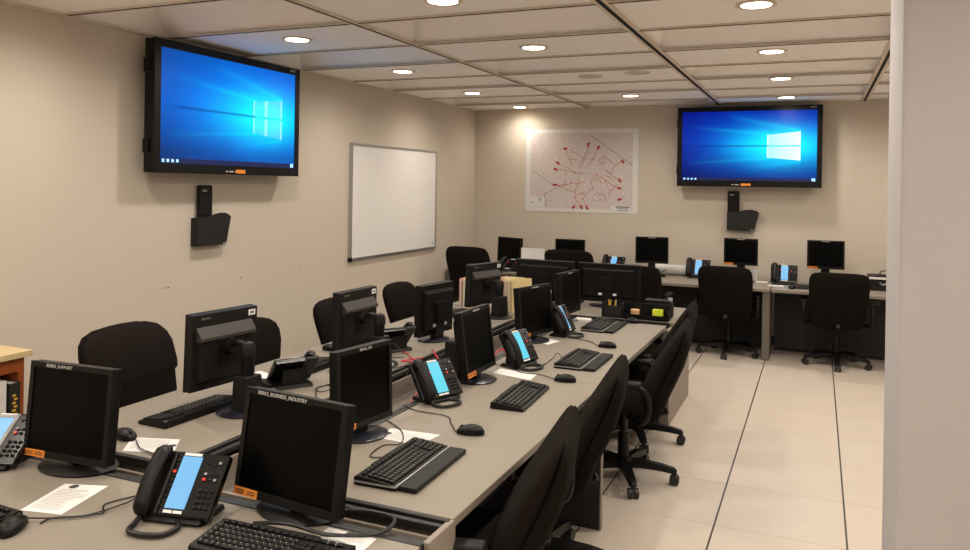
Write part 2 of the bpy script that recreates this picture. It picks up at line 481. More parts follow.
# holders under the screens
def holder(loc, yaw, label, rlabel):
    r = thing('wall_pocket', label, 'wall pocket', loc, yaw, 'black wall pockets')
    def shell(b):
        o = [(-.165, 0), (.125, .01), (.17, .20), (.14, .222), (.10, .232), (.05, .232), (.0, .222), (-.04, .208), (-.10, .20), (-.165, .205)]
        prism(b, o, lambda a, c, d: (d, a, c), .052, .058)
        prism(b, [(-.165, 0), (.12, 0), (.165, .2), (-.165, .2)], lambda a, c, d: (d, a, c), .001, .006)
        box(b, (.03, -.162, .1), (.05, .006, .2)); box(b, (.03, -.022, .003), (.05, .285, .006))
        prism(b, [(.115, 0), (.121, 0), (.165, .2), (.159, .2)], lambda a, c, d: (d, a, c), .005, .053)
    part('pocket', shell, M['holder'], r)
    part('price_clip', lambda b: box(b, (.0592, .1, .012), (.002, .03, .012)), M['silver'], r)
    c, s = math.cos(math.radians(yaw)), math.sin(math.radians(yaw))
    px, py = .03, -.068
    py = -.10 if yaw else py
    k = thing('remote_control', rlabel, 'remote control', (loc[0]+px*c-py*s, loc[1]+px*s+py*c, loc[2]+.0065), yaw, 'remote controls in the pockets')
    part('body', lambda b: box(b, (0, 0, .212), (.032, .125, .424), bev=.012, seg=3), M['plastic'], k, True)
    def btn(b):
        for i in range(6):
            for j in range(3): box(b, (.0165, (j-1)*.028, .23+i*.025), (.003, .016, .013), bev=.002, seg=1)
    part('buttons', btn, M['plastic2'], k)
    part('sensor_window', lambda b: box(b, (.0165, -.02, .385), (.002, .04, .015)), M['greyframe'], k)
holder((WX, 4.295, 1.235), 0, 'black mesh pocket on the left wall under the wall screen', 'black remote control standing in the left wall pocket')
holder((-.755, WY, 1.24), -90, 'black pocket on the far wall under the wall screen', 'black remote control standing in the far wall pocket')

# whiteboard
wb = thing('whiteboard', 'white magnetic whiteboard with thin aluminium frame on the left wall', 'whiteboard', (WX, 6.975, 1.52), 0)
part('board', lambda b: box(b, (.010, 0, 0), (.018, 1.72, 1.06)), M['board'], wb)
part('frame', lambda b: frame_ring(b, 1.76, 1.11, .026, .001, .026), M['alu'], wb)
part('corner_cap', lambda b: box(b, (.0145, -.866, -.542), (.029, .04, .04), bev=.004), M['plastic'], wb)
part('maker_mark', lambda b: box(b, (.0195, .80, -.49), (.001, .02, .02)), M['ink'], wb)

# map
mp = thing('wall_map', 'large grey street map with red routes pinned to the far wall', 'map', (-2.622, WY, 1.886), -90)
MW, MH = 1.39, 1.0
part('sheet', lambda b: box(b, (.003, 0, 0), (.003, MW, MH)), M['paper'], mp)
part('printed_area', lambda b: box(b, (.0052, 0, .0), (.0012, MW*.91, MH*.91)), M['map'], mp)
def P(a, c): return ((a-346)/610*MW, -(c-275)/470*MH)
ROADS = [[(262, 150), (285, 210), (305, 255)], [(262, 150), (300, 165), (335, 185), (372, 212), (358, 240)], [(285, 210), (320, 215), (325, 208)],
 [(222, 232), (250, 245), (285, 265), (330, 292), (370, 295)], [(210, 268), (260, 272), (300, 285), (345, 293)], [(388, 130), (380, 170), (362, 205), (345, 240), (340, 268)],
 [(440, 145), (425, 190), (400, 230), (380, 258)], [(385, 165), (395, 180), (388, 190)], [(400, 210), (425, 215)], [(207, 357), (260, 360), (300, 345), (340, 348), (368, 335)],
 [(207, 357), (255, 375), (300, 392), (320, 398)], [(260, 360), (268, 335)], [(340, 300), (338, 340), (322, 380), (318, 430), (345, 460), (355, 475)], [(295, 335), (298, 352)],
 [(318, 430), (340, 405), (372, 392)], [(345, 445), (370, 420), (400, 385), (418, 378), (405, 340), (415, 320)], [(312, 480), (330, 470)], [(388, 485), (370, 440), (362, 430)],
 [(555, 325), (520, 300), (485, 270), (478, 275)], [(570, 220), (545, 235), (525, 255), (518, 285), (490, 280)], [(525, 240), (500, 215), (472, 190), (445, 215), (460, 240)],
 [(472, 190), (470, 230), (462, 245)], [(555, 370), (520, 355), (480, 325), (430, 290)], [(540, 350), (525, 375), (500, 400), (505, 420)], [(480, 325), (490, 360), (510, 385)],
 [(430, 290), (445, 325), (470, 345)], [(415, 300), (430, 330)], [(418, 415), (440, 400), (475, 408), (492, 438), (450, 435)], [(415, 430), (430, 445)], [(480, 300), (500, 310), (520, 318)], [(270, 285), (268, 300)], [(345, 405), (365, 408), (368, 400)]]
def roads(b):
    for L in ROADS:
        for (a, c), (d, e) in zip(L, L[1:]):
            y0, z0 = P(a, c); y1, z1 = P(d, e)
            ln = math.hypot(y1-y0, z1-z0)
            box(b, (.0062, (y0+y1)/2, (z0+z1)/2), (.0008, ln+.003, .0055), Matrix.Rotation(math.atan2(z1-z0, y1-y0), 3, 'X'))
part('red_routes', roads, mat('route_red', (176, 58, 66), .7), mp)
def marks(b):
    for a, c, an in ((262, 150, 10), (388, 128, 70), (442, 145, 65), (222, 232, -30), (210, 268, -20), (207, 357, 0), (572, 222, -50), (557, 327, -45), (556, 370, -15), (558, 432, 15), (312, 482, 40), (355, 480, -65), (386, 483, -65)):
        y, z = P(a, c); box(b, (.0066, y, z), (.001, .05, .026), Matrix.Rotation(math.radians(an), 3, 'X'))
part('red_tags', marks, mat('tag_red', (168, 40, 52), .7), mp)
def grid(b):
    for (a, c), (d, e) in (((400, 75), (625, 245)), ((80, 275), (200, 360)), ((150, 410), (160, 480)), ((150, 410), (260, 350))):
        y0, z0 = P(a, c); y1, z1 = P(d, e)
        box(b, (.0060, (y0+y1)/2, (z0+z1)/2), (.0006, math.hypot(y1-y0, z1-z0), .005), Matrix.Rotation(math.atan2(z1-z0, y1-y0), 3, 'X'))
part('grey_roads', grid, M['ink'], mp)
part('legend_box', lambda b: box(b, (.0064, *P(110, 455)), (.001, .18, .13)), M['paper'], mp)
part('title_box', lambda b: box(b, (.0064, *P(565, 484)), (.001, .24, .07)), M['paper'], mp)
def tl(b):
    for k in range(3): y, z = P(575, 474+k*9); box(b, (.0072, y, z), (.0006, .17-.03*(k > 0), .012 if k == 0 else .006))
    for k in range(3): y, z = P(115, 432+k*10); box(b, (.0072, y+.02, z), (.0006, .05, .006))
part('legend_text', tl, M['ink'], mp)
part('legend_red', lambda b: box(b, (.0072, *P(83, 459)), (.0006, .025, .012)), M['redplastic'], mp)

# ------------------------------------------------------------------ desks
def slab(b, pts, z0, z1):
    prism(b, pts, lambda a, c, d: (a, c, d), z0, z1)
def desk(label, x0, x1, y0, y1, parts, group=None, top=None):
    """parts: list of (name, centre, size, material) in world coordinates"""
    ox, oy = (x0+x1)/2, (y0+y1)/2
    r = thing('desk', label, 'desk', (ox, oy, 0), 0, group)
    def tp(b): box(b, (0, 0, T-.014), (x1-x0, y1-y0, .028), bev=.003)
    part('tabletop', tp, M['laminate'], r)
    for nm, c, s, m in parts:
        part(nm, lambda b: box(b, (c[0]-ox, c[1]-oy, c[2]), s, bev=.002, seg=1), M[m], r)
    return r
ZP, HP = .341, .682     # panel centre and height under a top
# right bench (users on the right)
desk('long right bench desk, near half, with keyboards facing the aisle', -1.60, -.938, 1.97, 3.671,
 [('end_panel', (-1.265, 1.981, ZP), (.65, .02, HP), 'panel'), ('middle_panel', (-1.26, 3.655, ZP), (.655, .033, HP), 'dark_panel'),  # middle_panel face is coloured dark to stand for shade; panel_edge stays light
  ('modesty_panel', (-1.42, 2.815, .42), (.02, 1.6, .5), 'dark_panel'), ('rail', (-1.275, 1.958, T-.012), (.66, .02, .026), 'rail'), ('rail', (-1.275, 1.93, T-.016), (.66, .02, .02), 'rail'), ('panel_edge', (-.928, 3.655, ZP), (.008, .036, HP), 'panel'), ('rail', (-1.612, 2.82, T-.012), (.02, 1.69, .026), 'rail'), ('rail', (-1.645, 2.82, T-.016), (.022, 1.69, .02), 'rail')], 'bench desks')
desk('long right bench desk, far half, reaching the pen tray', -1.61, -.945, 3.672, 5.50,
 [('end_panel', (-1.275, 5.475, ZP), (.65, .035, HP), 'panel'), ('modesty_panel', (-1.42, 4.565, .42), (.02, 1.76, .5), 'dark_panel'),
  ('rail', (-1.622, 4.585, T-.012), (.02, 1.82, .026), 'rail'), ('rail', (-1.655, 4.585, T-.016), (.022, 1.82, .02), 'rail')], 'bench desks')
# left bench (users by the wall)
desk('left bench desk, near half, with its chairs along the left wall', -2.72, -2.02, 1.955, 3.668,
 [('end_panel', (-2.37, 1.972, ZP), (.68, .03, HP), 'panel'), ('end_panel', (-2.23, 3.645, ZP), (.40, .035, HP), 'panel'),
  ('modesty_panel', (-2.2, 2.81, .42), (.02, 1.6, .5), 'dark_panel'), ('rail', (-2.37, 1.943, T-.012), (.69, .02, .026), 'rail'), ('rail', (-2.008, 2.82, T-.012), (.02, 1.69, .026), 'rail'), ('rail', (-1.975, 2.82, T-.016), (.022, 1.69, .02), 'rail')], 'bench desks')
desk('left bench desk, far half, holding the upright folders', -2.72, -2.02, 3.672, 5.60,
 [('end_panel', (-2.23, 5.58, ZP), (.40, .03, HP), 'panel'), ('modesty_panel', (-2.2, 4.63, .42), (.02, 1.85, .5), 'dark_panel'),
  ('rail', (-2.008, 4.65, T-.012), (.02, 1.9, .026), 'rail'), ('rail', (-1.975, 4.65, T-.016), (.022, 1.9, .02), 'rail')], 'bench desks')
# desk across the near end
desk('foreground desk across the near end of the benches, carrying a large screen phone', -2.80, -.945, 1.02, 1.775,
 [('end_panel', (-.962, 1.40, ZP), (.03, .72, HP), 'panel'), ('end_panel', (-2.78, 1.40, ZP), (.03, .72, HP), 'panel'), ('modesty_panel', (-1.87, 1.62, .42), (1.76, .02, .5), 'dark_panel'),
  ('rail', (-1.873, 1.786, T-.012), (1.85, .018, .026), 'rail'), ('rail', (-1.873, 1.815, T-.016), (1.85, .02, .02), 'rail')], 'bench desks')
# desk across the far end
desk('far cross desk behind the pen tray, carrying two wide monitors', -2.75, -.915, 5.635, 6.40,
 [('end_panel', (-.93, 5.93, ZP), (.03, .92, HP), 'panel'), ('end_panel', (-2.72, 6.11, ZP), (.03, .54, HP), 'panel'), ('modesty_panel', (-1.82, 5.95, .42), (1.74, .02, .5), 'dark_panel'),
  ('rail', (-1.84, 5.622, T-.012), (1.80, .02, .026), 'rail')], 'bench desks')
# cable trays
def tray(label, x0, x1, y0, y1, along):
    ox, oy = (x0+x1)/2, (y0+y1)/2
    r = thing('cable_tray', label, 'cable tray', (ox, oy, 0), 0, 'cable trays between the desks')
    w, l = x1-x0, y1-y0
    part('tray_floor', lambda b: box(b, (0, 0, .585), (w, l, .012)), M['tray'], r)
    def sides(b):
        if along == 'y':
            for s in (-1, 1): box(b, (s*(w/2-.008), 0, .63), (.012, l, .085))
        else:
            for s in (-1, 1): box(b, (0, s*(l/2-.008), .63), (w, .012, .085))
    part('tray_side', sides, M['panel'], r)
    def legs(b):
        if along == 'y':
            for s in (-.45, 0, .45): box(b, (0, s*l, .29), (w*.5, .04, .578))
        else:
            for s in (-.45, .45): box(b, (s*w, 0, .29), (.04, l*.5, .578))
    part('support', legs, M['dark_panel'], r)
    return r
tray('long grey cable tray between the left and right benches', -1.962, -1.668, 1.97, 5.60, 'y')
ct = tray('grey cable tray across the near end, behind the foreground desk', -2.78, -.955, 1.828, 1.918, 'x')
part('end_cap', lambda b: box(b, (.9235, .016, .354), (.02, .165, .708), bev=.002, seg=1), M['panel'], ct)
# desks along the far wall
for i, (x0, x1, lb) in enumerate(((WX+.06, -2.25, 'far wall desk in the left corner, partly hidden by a tall chair'), (-2.24, -.385, 'far wall desk under the map and the roll of paper'), (-.375, 1.55, 'far wall desk at the right, ending behind the column'))):
    desk(lb, x0, x1, 8.02, 8.83, ([('leg_panel', (x0+.02, 8.25, ZP), (.038, .42, HP), 'leg_grey')] if i < 1 else []) + [('leg_panel', (x1-.035, 8.25, ZP), (.07, .42, HP), 'leg_grey'),
     ('modesty_panel', ((x0+x1)/2, 8.56, .36), (x1-x0-.02, .025, .64), 'dark_panel')] + ([('keyboard_shelf', (.28, 8.17, .64), (.62, .2, .05), 'rail')] if i == 2 else []), 'desks along the far wall')

# ------------------------------------------------------------------ monitors: local +X is the way the screen faces
def monitor(label, loc, yaw, W, H, zc, tilt, dx=.0, stand='plain', name=None, sticker=None, brand=False, asset=False, wide=False, group='desktop monitors'):
    """loc: foot centre on the desk; zc: height of the panel centre above the desk; dx: panel front ahead of the foot"""
    r = thing('monitor', label, 'monitor', (loc[0], loc[1], loc[2] if len(loc) > 2 else T), yaw, group)
    m = tilt_m(dx, zc, tilt)
    w, wb = .017, .024
    def hous(b):
        box(b, (-.026, 0, 0), (.036, W-.002, H-.002), bev=.004, seg=2)
        a, c = W/2*.86, H/2*.80
        top = .40 if stand == 'post' else 1
        pr = [(-.044, 1.0, .97, 1.0), (-.062, .97, .9, .93), (-.066, .93, .82, .9)]
        R = []
        for x, k, kt, kb in pr:
            R.append([(x, -a*k, -c*kb), (x, a*k, -c*kb), (x, a*k, c*kt*top), (x, -a*k, c*kt*top)])
        loft(b, R)
    part('housing', hous, M['plastic2' if stand == 'post' else 'plastic'], r, mtx=m)
    part('bezel', lambda b: frame_ring(b, W, H, w, -.012, 0, wb), M['bezel'], r, mtx=m)
    part('screen', lambda b: box(b, (-.006, 0, (wb-w)/2), (.004, W-2*w, H-w-wb)), M['screen'], r, mtx=m)
    def ctrl(b):
        for k in range(6): box(b, (.0006, W/2-.03-k*.014, -H/2+.008), (.001, .006, .003))
    part('buttons', ctrl, M['plastic2'], r, mtx=m)
    if name is not None:
        nw = max(.07, min(.012*len(name)+.01, W*.6)) if name else .1
        ny = -W/2+.03+nw/2 if len(name) > 12 else 0.0
        if sticker == 'm1': ny = -.05
        nl = part('name_label', lambda b: box(b, (.0008, ny, H/2-.010), (.0012, nw, .017)), M['plastic'], r, mtx=m)
        if name: text_mesh('lettering', name, .0155, M['lettering'], nl, m @ face_at(.0016, ny, H/2-.0105))
        else:
            part('lettering', lambda b: [box(b, (.0016, ny-nw*.3+q*.02, H/2-.0105), (.0006, .014, .007)) for q in range(4)], M['lettering'], nl, mtx=m)
    if sticker:
        part('orange_sticker', lambda b: box(b, (.0008, -W/2+.05, -H/2+.012), (.0012, .095, .023)), M['orange'], r, mtx=m)
        part('sticker_print', lambda b: [box(b, (.0016, -W/2+.05+q*.022, -H/2+.0085+h*.007), (.0006, .034, .003)) for q in (-1, 1) for h in (0, 1)], M['ridge'], r, mtx=m)
    if brand:
        text_mesh('lettering', 'lenovo', .018, M['silver'], r, m @ face_at(-.0445, W/2-.07, H/2-.02, back=True))
    if stand == 'post':
        part('ridge', lambda b: prism(b, [(-.044, H*.14), (-.044, H*.33), (-.078, H*.20), (-.078, H*.16)], lambda a, c, d: (a, d, c), -W*.40, W*.44), M['bluegrey' if False else 'ridge'], r, mtx=m)  # ridge coloured lighter than the housing, painting in light caught from above
    if asset == 'red':
        part('red_mark', lambda b: box(b, (-.0664, -W*.28, -.02), (.001, .03, .008)), M['redplastic'], r, mtx=m)
    if asset:
        part('asset_tag', lambda b: box(b, (-.0448, -W/2+.035, H/2-.027), (.0012, .04, .026)), M['white'], r, mtx=m)
        part('asset_print', lambda b: box(b, (-.0455, -W/2+.035, H/2-.027), (.0006, .02, .008)), M['ink'], r, mtx=m)
    # stand
    if stand == 'post':      # round post rising from a tapered box
        bx = dx-.18
        part('foot', lambda b: lathe(b, [(.112, .0005), (.116, .006), (.105, .013), (.001, .016)], 36, Matrix.Translation((dx-.165, 0, 0)) @ Matrix.Diagonal((1.0, 1, 1, 1))), M['steel_dark'], r, True)
        def low(b):
            R = []
            for z, k in ((.004, 1.0), (.12, .92), (.155, .86), (.16, .8)):
                R.append([(bx-.045*k, -.05*k, z), (bx+.04*k, -.05*k, z), (bx+.04*k, .05*k, z), (bx-.045*k, .05*k, z)])
            loft(b, R)
        part('lower_housing', low, M['plastic2'], r)
        part('pole', lambda b: cyl(b, (bx, 0, .155), (bx, 0, zc+.0), .027), M['plastic'], r, True)
        part('pole_head', lambda b: (lathe(b, [(.031, zc-.02), (.032, zc+.015), (.024, zc+.035), (.002, zc+.043)], 20, Matrix.Translation((bx, 0, 0))), tube(b, [(bx, 0, zc+.018), (bx+.05, 0, zc+.03), (dx-.09, 0, zc+.02)], .012)), M['plastic2'], r, True)
        part('pivot', lambda b: (cyl(b, (dx-.062, 0, zc+.01), (dx-.098, 0, zc+.012), .042, .032), box(b, (dx-.066, 0, zc), (.008, .12, .12), bev=.004)), M['plastic'], r, True)
    elif stand == 'box':     # plain foot with a tall box behind the panel
        part('foot', lambda b: lathe(b, [(.108, .0005), (.112, .006), (.1, .012), (.001, .014)], 36), M['steel_dark'], r, True)
        part('lower_housing', lambda b: loft(b, [[(dx-.15, -.06*k-.03, z), (dx-.075, -.06*k-.03, z), (dx-.075, .06*k-.03, z), (dx-.15, .06*k-.03, z)] for z, k in ((.004, 1), (.19, .9), (.2, .85))]), M['plastic2'], r)
        part('neck', lambda b: box(b, (dx-.1, 0, zc*.5+.08), (.03, .06, zc+.1), bev=.005), M['plastic'], r)
        part('neck_base', lambda b: box(b, (dx-.06, 0, .02), (.12, .07, .03), bev=.005), M['plastic'], r)
    else:
        fr = .16 if wide else (.14 if stand == 'flat' else .108)
        part('foot', lambda b: lathe(b, [(fr, .0005), (fr*1.03, .006), (fr*.9, .013), (.001, .017)], 36, Matrix.Diagonal((.72 if wide or stand == 'flat' else .9, 1, 1, 1))), M['plastic2' if stand == 'flat' else 'steel_dark'], r, True)
        def neck(b):
            R = []
            for t in (0, .25, .5, .75, 1):
                z = .01+t*(zc-.02); x = -.02+(dx-.062+.02)*t
                k = .046-.012*t
                R.append([(x-.022, -k, z), (x+.016, -k, z), (x+.016, k, z), (x-.022, k, z)])
            loft(b, R)
        part('neck', neck, M['plastic'], r)
        part('mount_plate', lambda b: box(b, (-.07, 0, 0), (.012, .11, .1), bev=.003), M['plastic'], r, mtx=m)
        for y in (-.06, .06): part('plug', lambda b: box(b, (-.064, y, -H*.30), (.012, .03, .018)), M['white' if wide else 'greyframe'], r, mtx=m)
    return r
def mon_at(label, c, yaw, W, H, tilt, fx=0.0, base=T, **k):
    """c: centre of the panel's front (or rear) face in the room"""
    back = k.pop('back', False)
    a = math.radians(yaw)
    d = .044 if back else 0
    cx, cy = c[0]+d*math.cos(a), c[1]+d*math.sin(a)
    dx = k.pop('dx', .02)
    return monitor(label, (cx-dx*math.cos(a), cy-dx*math.sin(a), base), yaw, W, H, c[2]-base, tilt, dx=dx, **k)
mon_at('square monitor labelled BERKS_SUPPORT at the left of the foreground desk', (-2.278, 1.743, .907), -86, .362, .318, 5, name='BERKS_SUPPORT', sticker='m1', stand='flat', dx=.05)
mon_at('square monitor labelled BERKS_BUSINESS_INDUSTRY in the centre foreground', (-1.388, 1.775, .904), -96, .398, .318, 9, name='BERKS_BUSINESS_INDUSTRY', sticker='o', stand='flat', dx=.05)
mon_at('square monitor on right bench just behind the BERKS_BUSINESS_INDUSTRY one', (-1.573, 2.495, .908), -9, .318, .308, 2, name='BERKS_HR', sticker='o')
mon_at('square monitor on the right bench beside the raised cyan-lit phone', (-1.526, 3.483, .915), 0, .352, .321, 8, name='', sticker='o', stand='box')
mon_at('square monitor on right bench with pale name strip, behind the blue-lit phone', (-1.595, 4.544, .908), -15, .36, .31, 5, name='', sticker='o')
mon_at('square monitor at the far end of the right bench, facing the aisle', (-1.635, 5.42, .911), -5, .37, .309, 3, name='')
mon_at('post-mounted monitor seen from behind, nearest on the left bench', (-2.33, 2.556, .972), 174, .362, .327, 2, back=True, stand='post', brand=True, asset='red')
mon_at('post-mounted monitor seen from behind, second on the left bench', (-2.275, 3.536, .951), 179, .366, .322, 0, back=True, stand='post', brand=True, asset=True)
mon_at('plain-backed monitor seen from behind, third on the left bench', (-2.165, 4.275, .911), 172, .362, .319, 1, back=True)
mon_at('post-mounted monitor seen from behind, in front of the upright folders', (-2.265, 5.28, .947), 164, .374, .315, 2, back=True, stand='post', brand=True, asset=True)
mon_at('wide monitor seen from behind on the far cross desk, left of two', (-2.05, 6.02, .92), 88, .515, .315, 1, back=True, wide=True)
mon_at('wide monitor seen from behind on the far cross desk, right of two', (-1.545, 6.17, .907), 92, .525, .312, 1, back=True, wide=True)
FS = dict(base=T)
mon_at('dark square monitor in the far left corner, beside the tall chair', (-3.35, 8.50, .925), -112, .375, .297, 2, stand='flat')
mon_at('dark square monitor on the far desk under the map, above a rounded chair top', (-2.594, 8.51, .947), -84, .347, .272, 1)
mon_at('dark square monitor on the far desk left of the paper roll', (-1.647, 8.51, 1.003), -78, .36, .294, 1, name='')
mon_at('dark square monitor on the far desk below the wall screen, behind a chair', (-.707, 8.51, 1.03), -90, .345, .284, 1, name='', sticker='o', stand='flat')
mon_at('dark square monitor at the right end of the far desk, tilted slightly', (.119, 8.51, 1.04), -86, .352, .291, 1, name='', sticker='o', stand='flat')

# ------------------------------------------------------------------ chairs: local +X is the way the sitter faces, origin on the floor
def sup(cx, cz, hw, ht, tilt, n=28, e=3.2):
    """superellipse ring, width along y, thickness across"""
    out = []
    for k in range(n):
        a = 2*PI*k/n; ca, sa = math.cos(a), math.sin(a)
        y = hw*math.copysign(abs(ca)**(2/e), ca); t = ht*math.copysign(abs(sa)**(2/e), sa)
        out.append((cx+t*math.cos(tilt), y, cz+t*math.sin(tilt)))
    return out
def chair(label, loc, yaw, style, group):
    r = thing('office_chair', label, 'office chair', (loc[0], loc[1], 0), yaw, group)
    part('gas_column', lambda b: (cyl(b, (0, 0, .075), (0, 0, .27), .033), cyl(b, (0, 0, .26), (0, 0, .42), .022)), M['plastic'], r, True)
    part('hub', lambda b: lathe(b, [(.03, .06), (.058, .075), (.06, .115), (.04, .13)]), M['plastic'], r, True)
    for k in range(5):
        a = math.radians(36+72*k); d = Vector((math.cos(a), math.sin(a), 0)); s = Vector((-d.y, d.x, 0))
        def leg(b):
            R = []
            for t, w, z, h in ((.03, .032, .098, .022), (.12, .029, .10, .02), (.22, .025, .092, .017), (.29, .022, .08, .014), (.305, .014, .074, .008)):
                p = d*t
                R.append([p+s*w+Vector((0, 0, z-h)), p+s*w*.8+Vector((0, 0, z+h)), p-s*w*.8+Vector((0, 0, z+h)), p-s*w+Vector((0, 0, z-h))])
            loft(b, R)
        lg = part('leg', leg, M['plastic'], r, True)
        def cast(b):
            c = d*.292
            for o in (-.017, .017): cyl(b, c+s*(o-.011)+Vector((0, 0, .0285)), c+s*(o+.011)+Vector((0, 0, .0285)), .028, n=16)
            cyl(b, c+Vector((0, 0, .03)), c+Vector((0, 0, .07)), .011, n=10)
            box(b, c+Vector((0, 0, .045)), (.03, .03, .026), bev=.006)
        part('caster', cast, M['rail'], lg, True)
    part('tilt_mechanism', lambda b: (box(b, (-.02, 0, .42), (.26, .17, .045), bev=.012), tube(b, [(.04, .08, .42), (.05, .2, .415), (.05, .25, .41)], .007)), M['plastic'], r, True)
    def seat(b):
        R = []
        for z, k in ((.432, .86), (.44, .95), (.47, 1.0), (.50, .985), (.522, .9), (.53, .7), (.532, .35)):
            R.append([(.03+.255*k*math.copysign(abs(math.cos(q))**.55, math.cos(q)), .255*k*math.copysign(abs(math.sin(q))**.55, math.sin(q)), z) for q in [2*PI*j/32 for j in range(32)]])
        loft(b, R)
    part('seat', seat, M['fabric'], r, True)
    if style == 'high':
        pr = [(.365, .10, -.12, .02), (.38, .19, -.135, .05), (.42, .228, -.155, .072), (.52, .24, -.178, .088), (.61, .25, -.215, .092), (.70, .258, -.258, .086), (.79, .262, -.298, .074), (.85, .260, -.322, .056), (.885, .252, -.333, .040), (.908, .238, -.339, .027), (.922, .21, -.342, .016), (.93, .14, -.343, .007)]
    elif style == 'round':
        pr = [(.50, .12, -.225), (.515, .165, -.228), (.58, .19, -.235), (.68, .222, -.25), (.78, .243, -.272), (.84, .243, -.288), (.88, .226, -.30), (.905, .19, -.308), (.92, .14, -.313), (.926, .07, -.315)]
        ft = (.2, .7, 1, 1, 1, .95, .85, .68, .42, .15)
        kf, kb = .036, .022
    else:   # shouldered
        pr = [(.44, .15, -.205), (.455, .215, -.208), (.54, .236, -.215), (.66, .252, -.228), (.755, .262, -.245), (.765, .285, -.247), (.80, .29, -.255), (.90, .288, -.285), (.95, .27, -.305), (.985, .235, -.32), (1.005, .17, -.33), (1.012, .08, -.334)]
        ft = (.2, .7, 1, 1, .9, .95, 1, 1, .9, .7, .42, .15)
        kf, kb = .05, .03
    def sect(off, k, ins=0):
        R = []
        if style == 'high':
            for z, w, x, h in pr: R.append(sup(x+off*h, z, max(.02, w-ins), max(.003, k*h), -.28 if z > .75 else -.12))
            return R
        for (z, w, x), f in zip(pr, ft):
            R.append(sup(x+off, z, max(.02, w-ins), max(.004, k*f), -.28 if z > .75 else -.1))
        return R
    if style == 'high':
        part('backrest', lambda b: loft(b, sect(.30, .70)), M['fabric'], r, True)
        part('back_shell', lambda b: loft(b, sect(-.42, .58, .004)), M['fabric2'], r, True)
    else:
        part('backrest', lambda b: loft(b, sect(0, kf)), M['fabric'], r, True)
        part('back_shell', lambda b: loft(b, sect(-kf*.95, kb, .012)), M['fabric2'], r, True)
    part('back_bracket', lambda b: tube(b, [(-.06, 0, .415), (-.2, 0, .405), (-.29 if style == 'round' else -.25, 0, .60 if style == 'round' else .42)], .02), M['plastic'], r, True)
    if style != 'round':
        for s in (-1, 1):
            ar = part('armrest', lambda b: tube(b, [(-.05, s*.2, .425), (-.13, s*.285, .42), (-.165, s*.30, .47), (-.165, s*.30, .555), (-.12, s*.298, .605), (0, s*.295, .618), (.1, s*.29, .61)], .018), M['plastic'], r, True)
            part('arm_pad', lambda b: box(b, (.0, s*.295, .624), (.25, .06, .028), bev=.012, seg=3), M['plastic2'], ar, True)
    return r
G1, G2, G3 = 'chairs along the aisle side of the right bench', 'chairs along the left wall', 'chairs at the far wall desks'
h = chair('black office chair nearest the camera, tucked under the right bench', (-1.025, 2.25), 193, 'high', G1)
dup(h, (-1.07, 3.17, 0), 190, 'black office chair on the aisle, second from the camera')
dup(h, (-.97, 4.35, 0), 186, 'black office chair on the aisle with its star base in full view')
dup(h, (-1.05, 5.09, 0), 183, 'black office chair at the far end of the aisle, mostly behind another chair')
dup(h, (-.775, 8.17, 0), 88, 'black office chair at the far desk below the wall screen', G3)
dup(h, (.235, 8.13, 0), 92, 'black office chair at the far desk closest to the column', G3)
dup(h, (-1.607, 7.75, 0), 92, 'black office chair behind the wide monitors, its edge showing right of them', G3)
dup(h, (-3.42, 7.85, 0), 85, 'tall black office chair in the far left corner', G3).scale = (1, 1, 1.1)
sh = chair('black wide-shouldered office chair nearest the camera by the left wall', (-2.73, 2.70), 8, 'shoulder', G2)
rd = chair('black round-backed chair by the left wall, half hidden by the nearest post monitor', (-2.76, 3.44), -14, 'round', G2)
rd.scale = (1, 1, .95)
dup(rd, (-2.76, 4.47, 0), 5, 'black round-backed chair by the left wall, between the two post monitors')
dup(rd, (-2.80, 5.45, 0), 0, 'black round-backed chair by the left wall below the whiteboard')
dup(h, (-2.27, 7.75, 0), 90, 'black round-topped chair just visible over the wide monitors', G3).scale = (1, 1, 1.13)
sh.scale = (1, 1, .97)

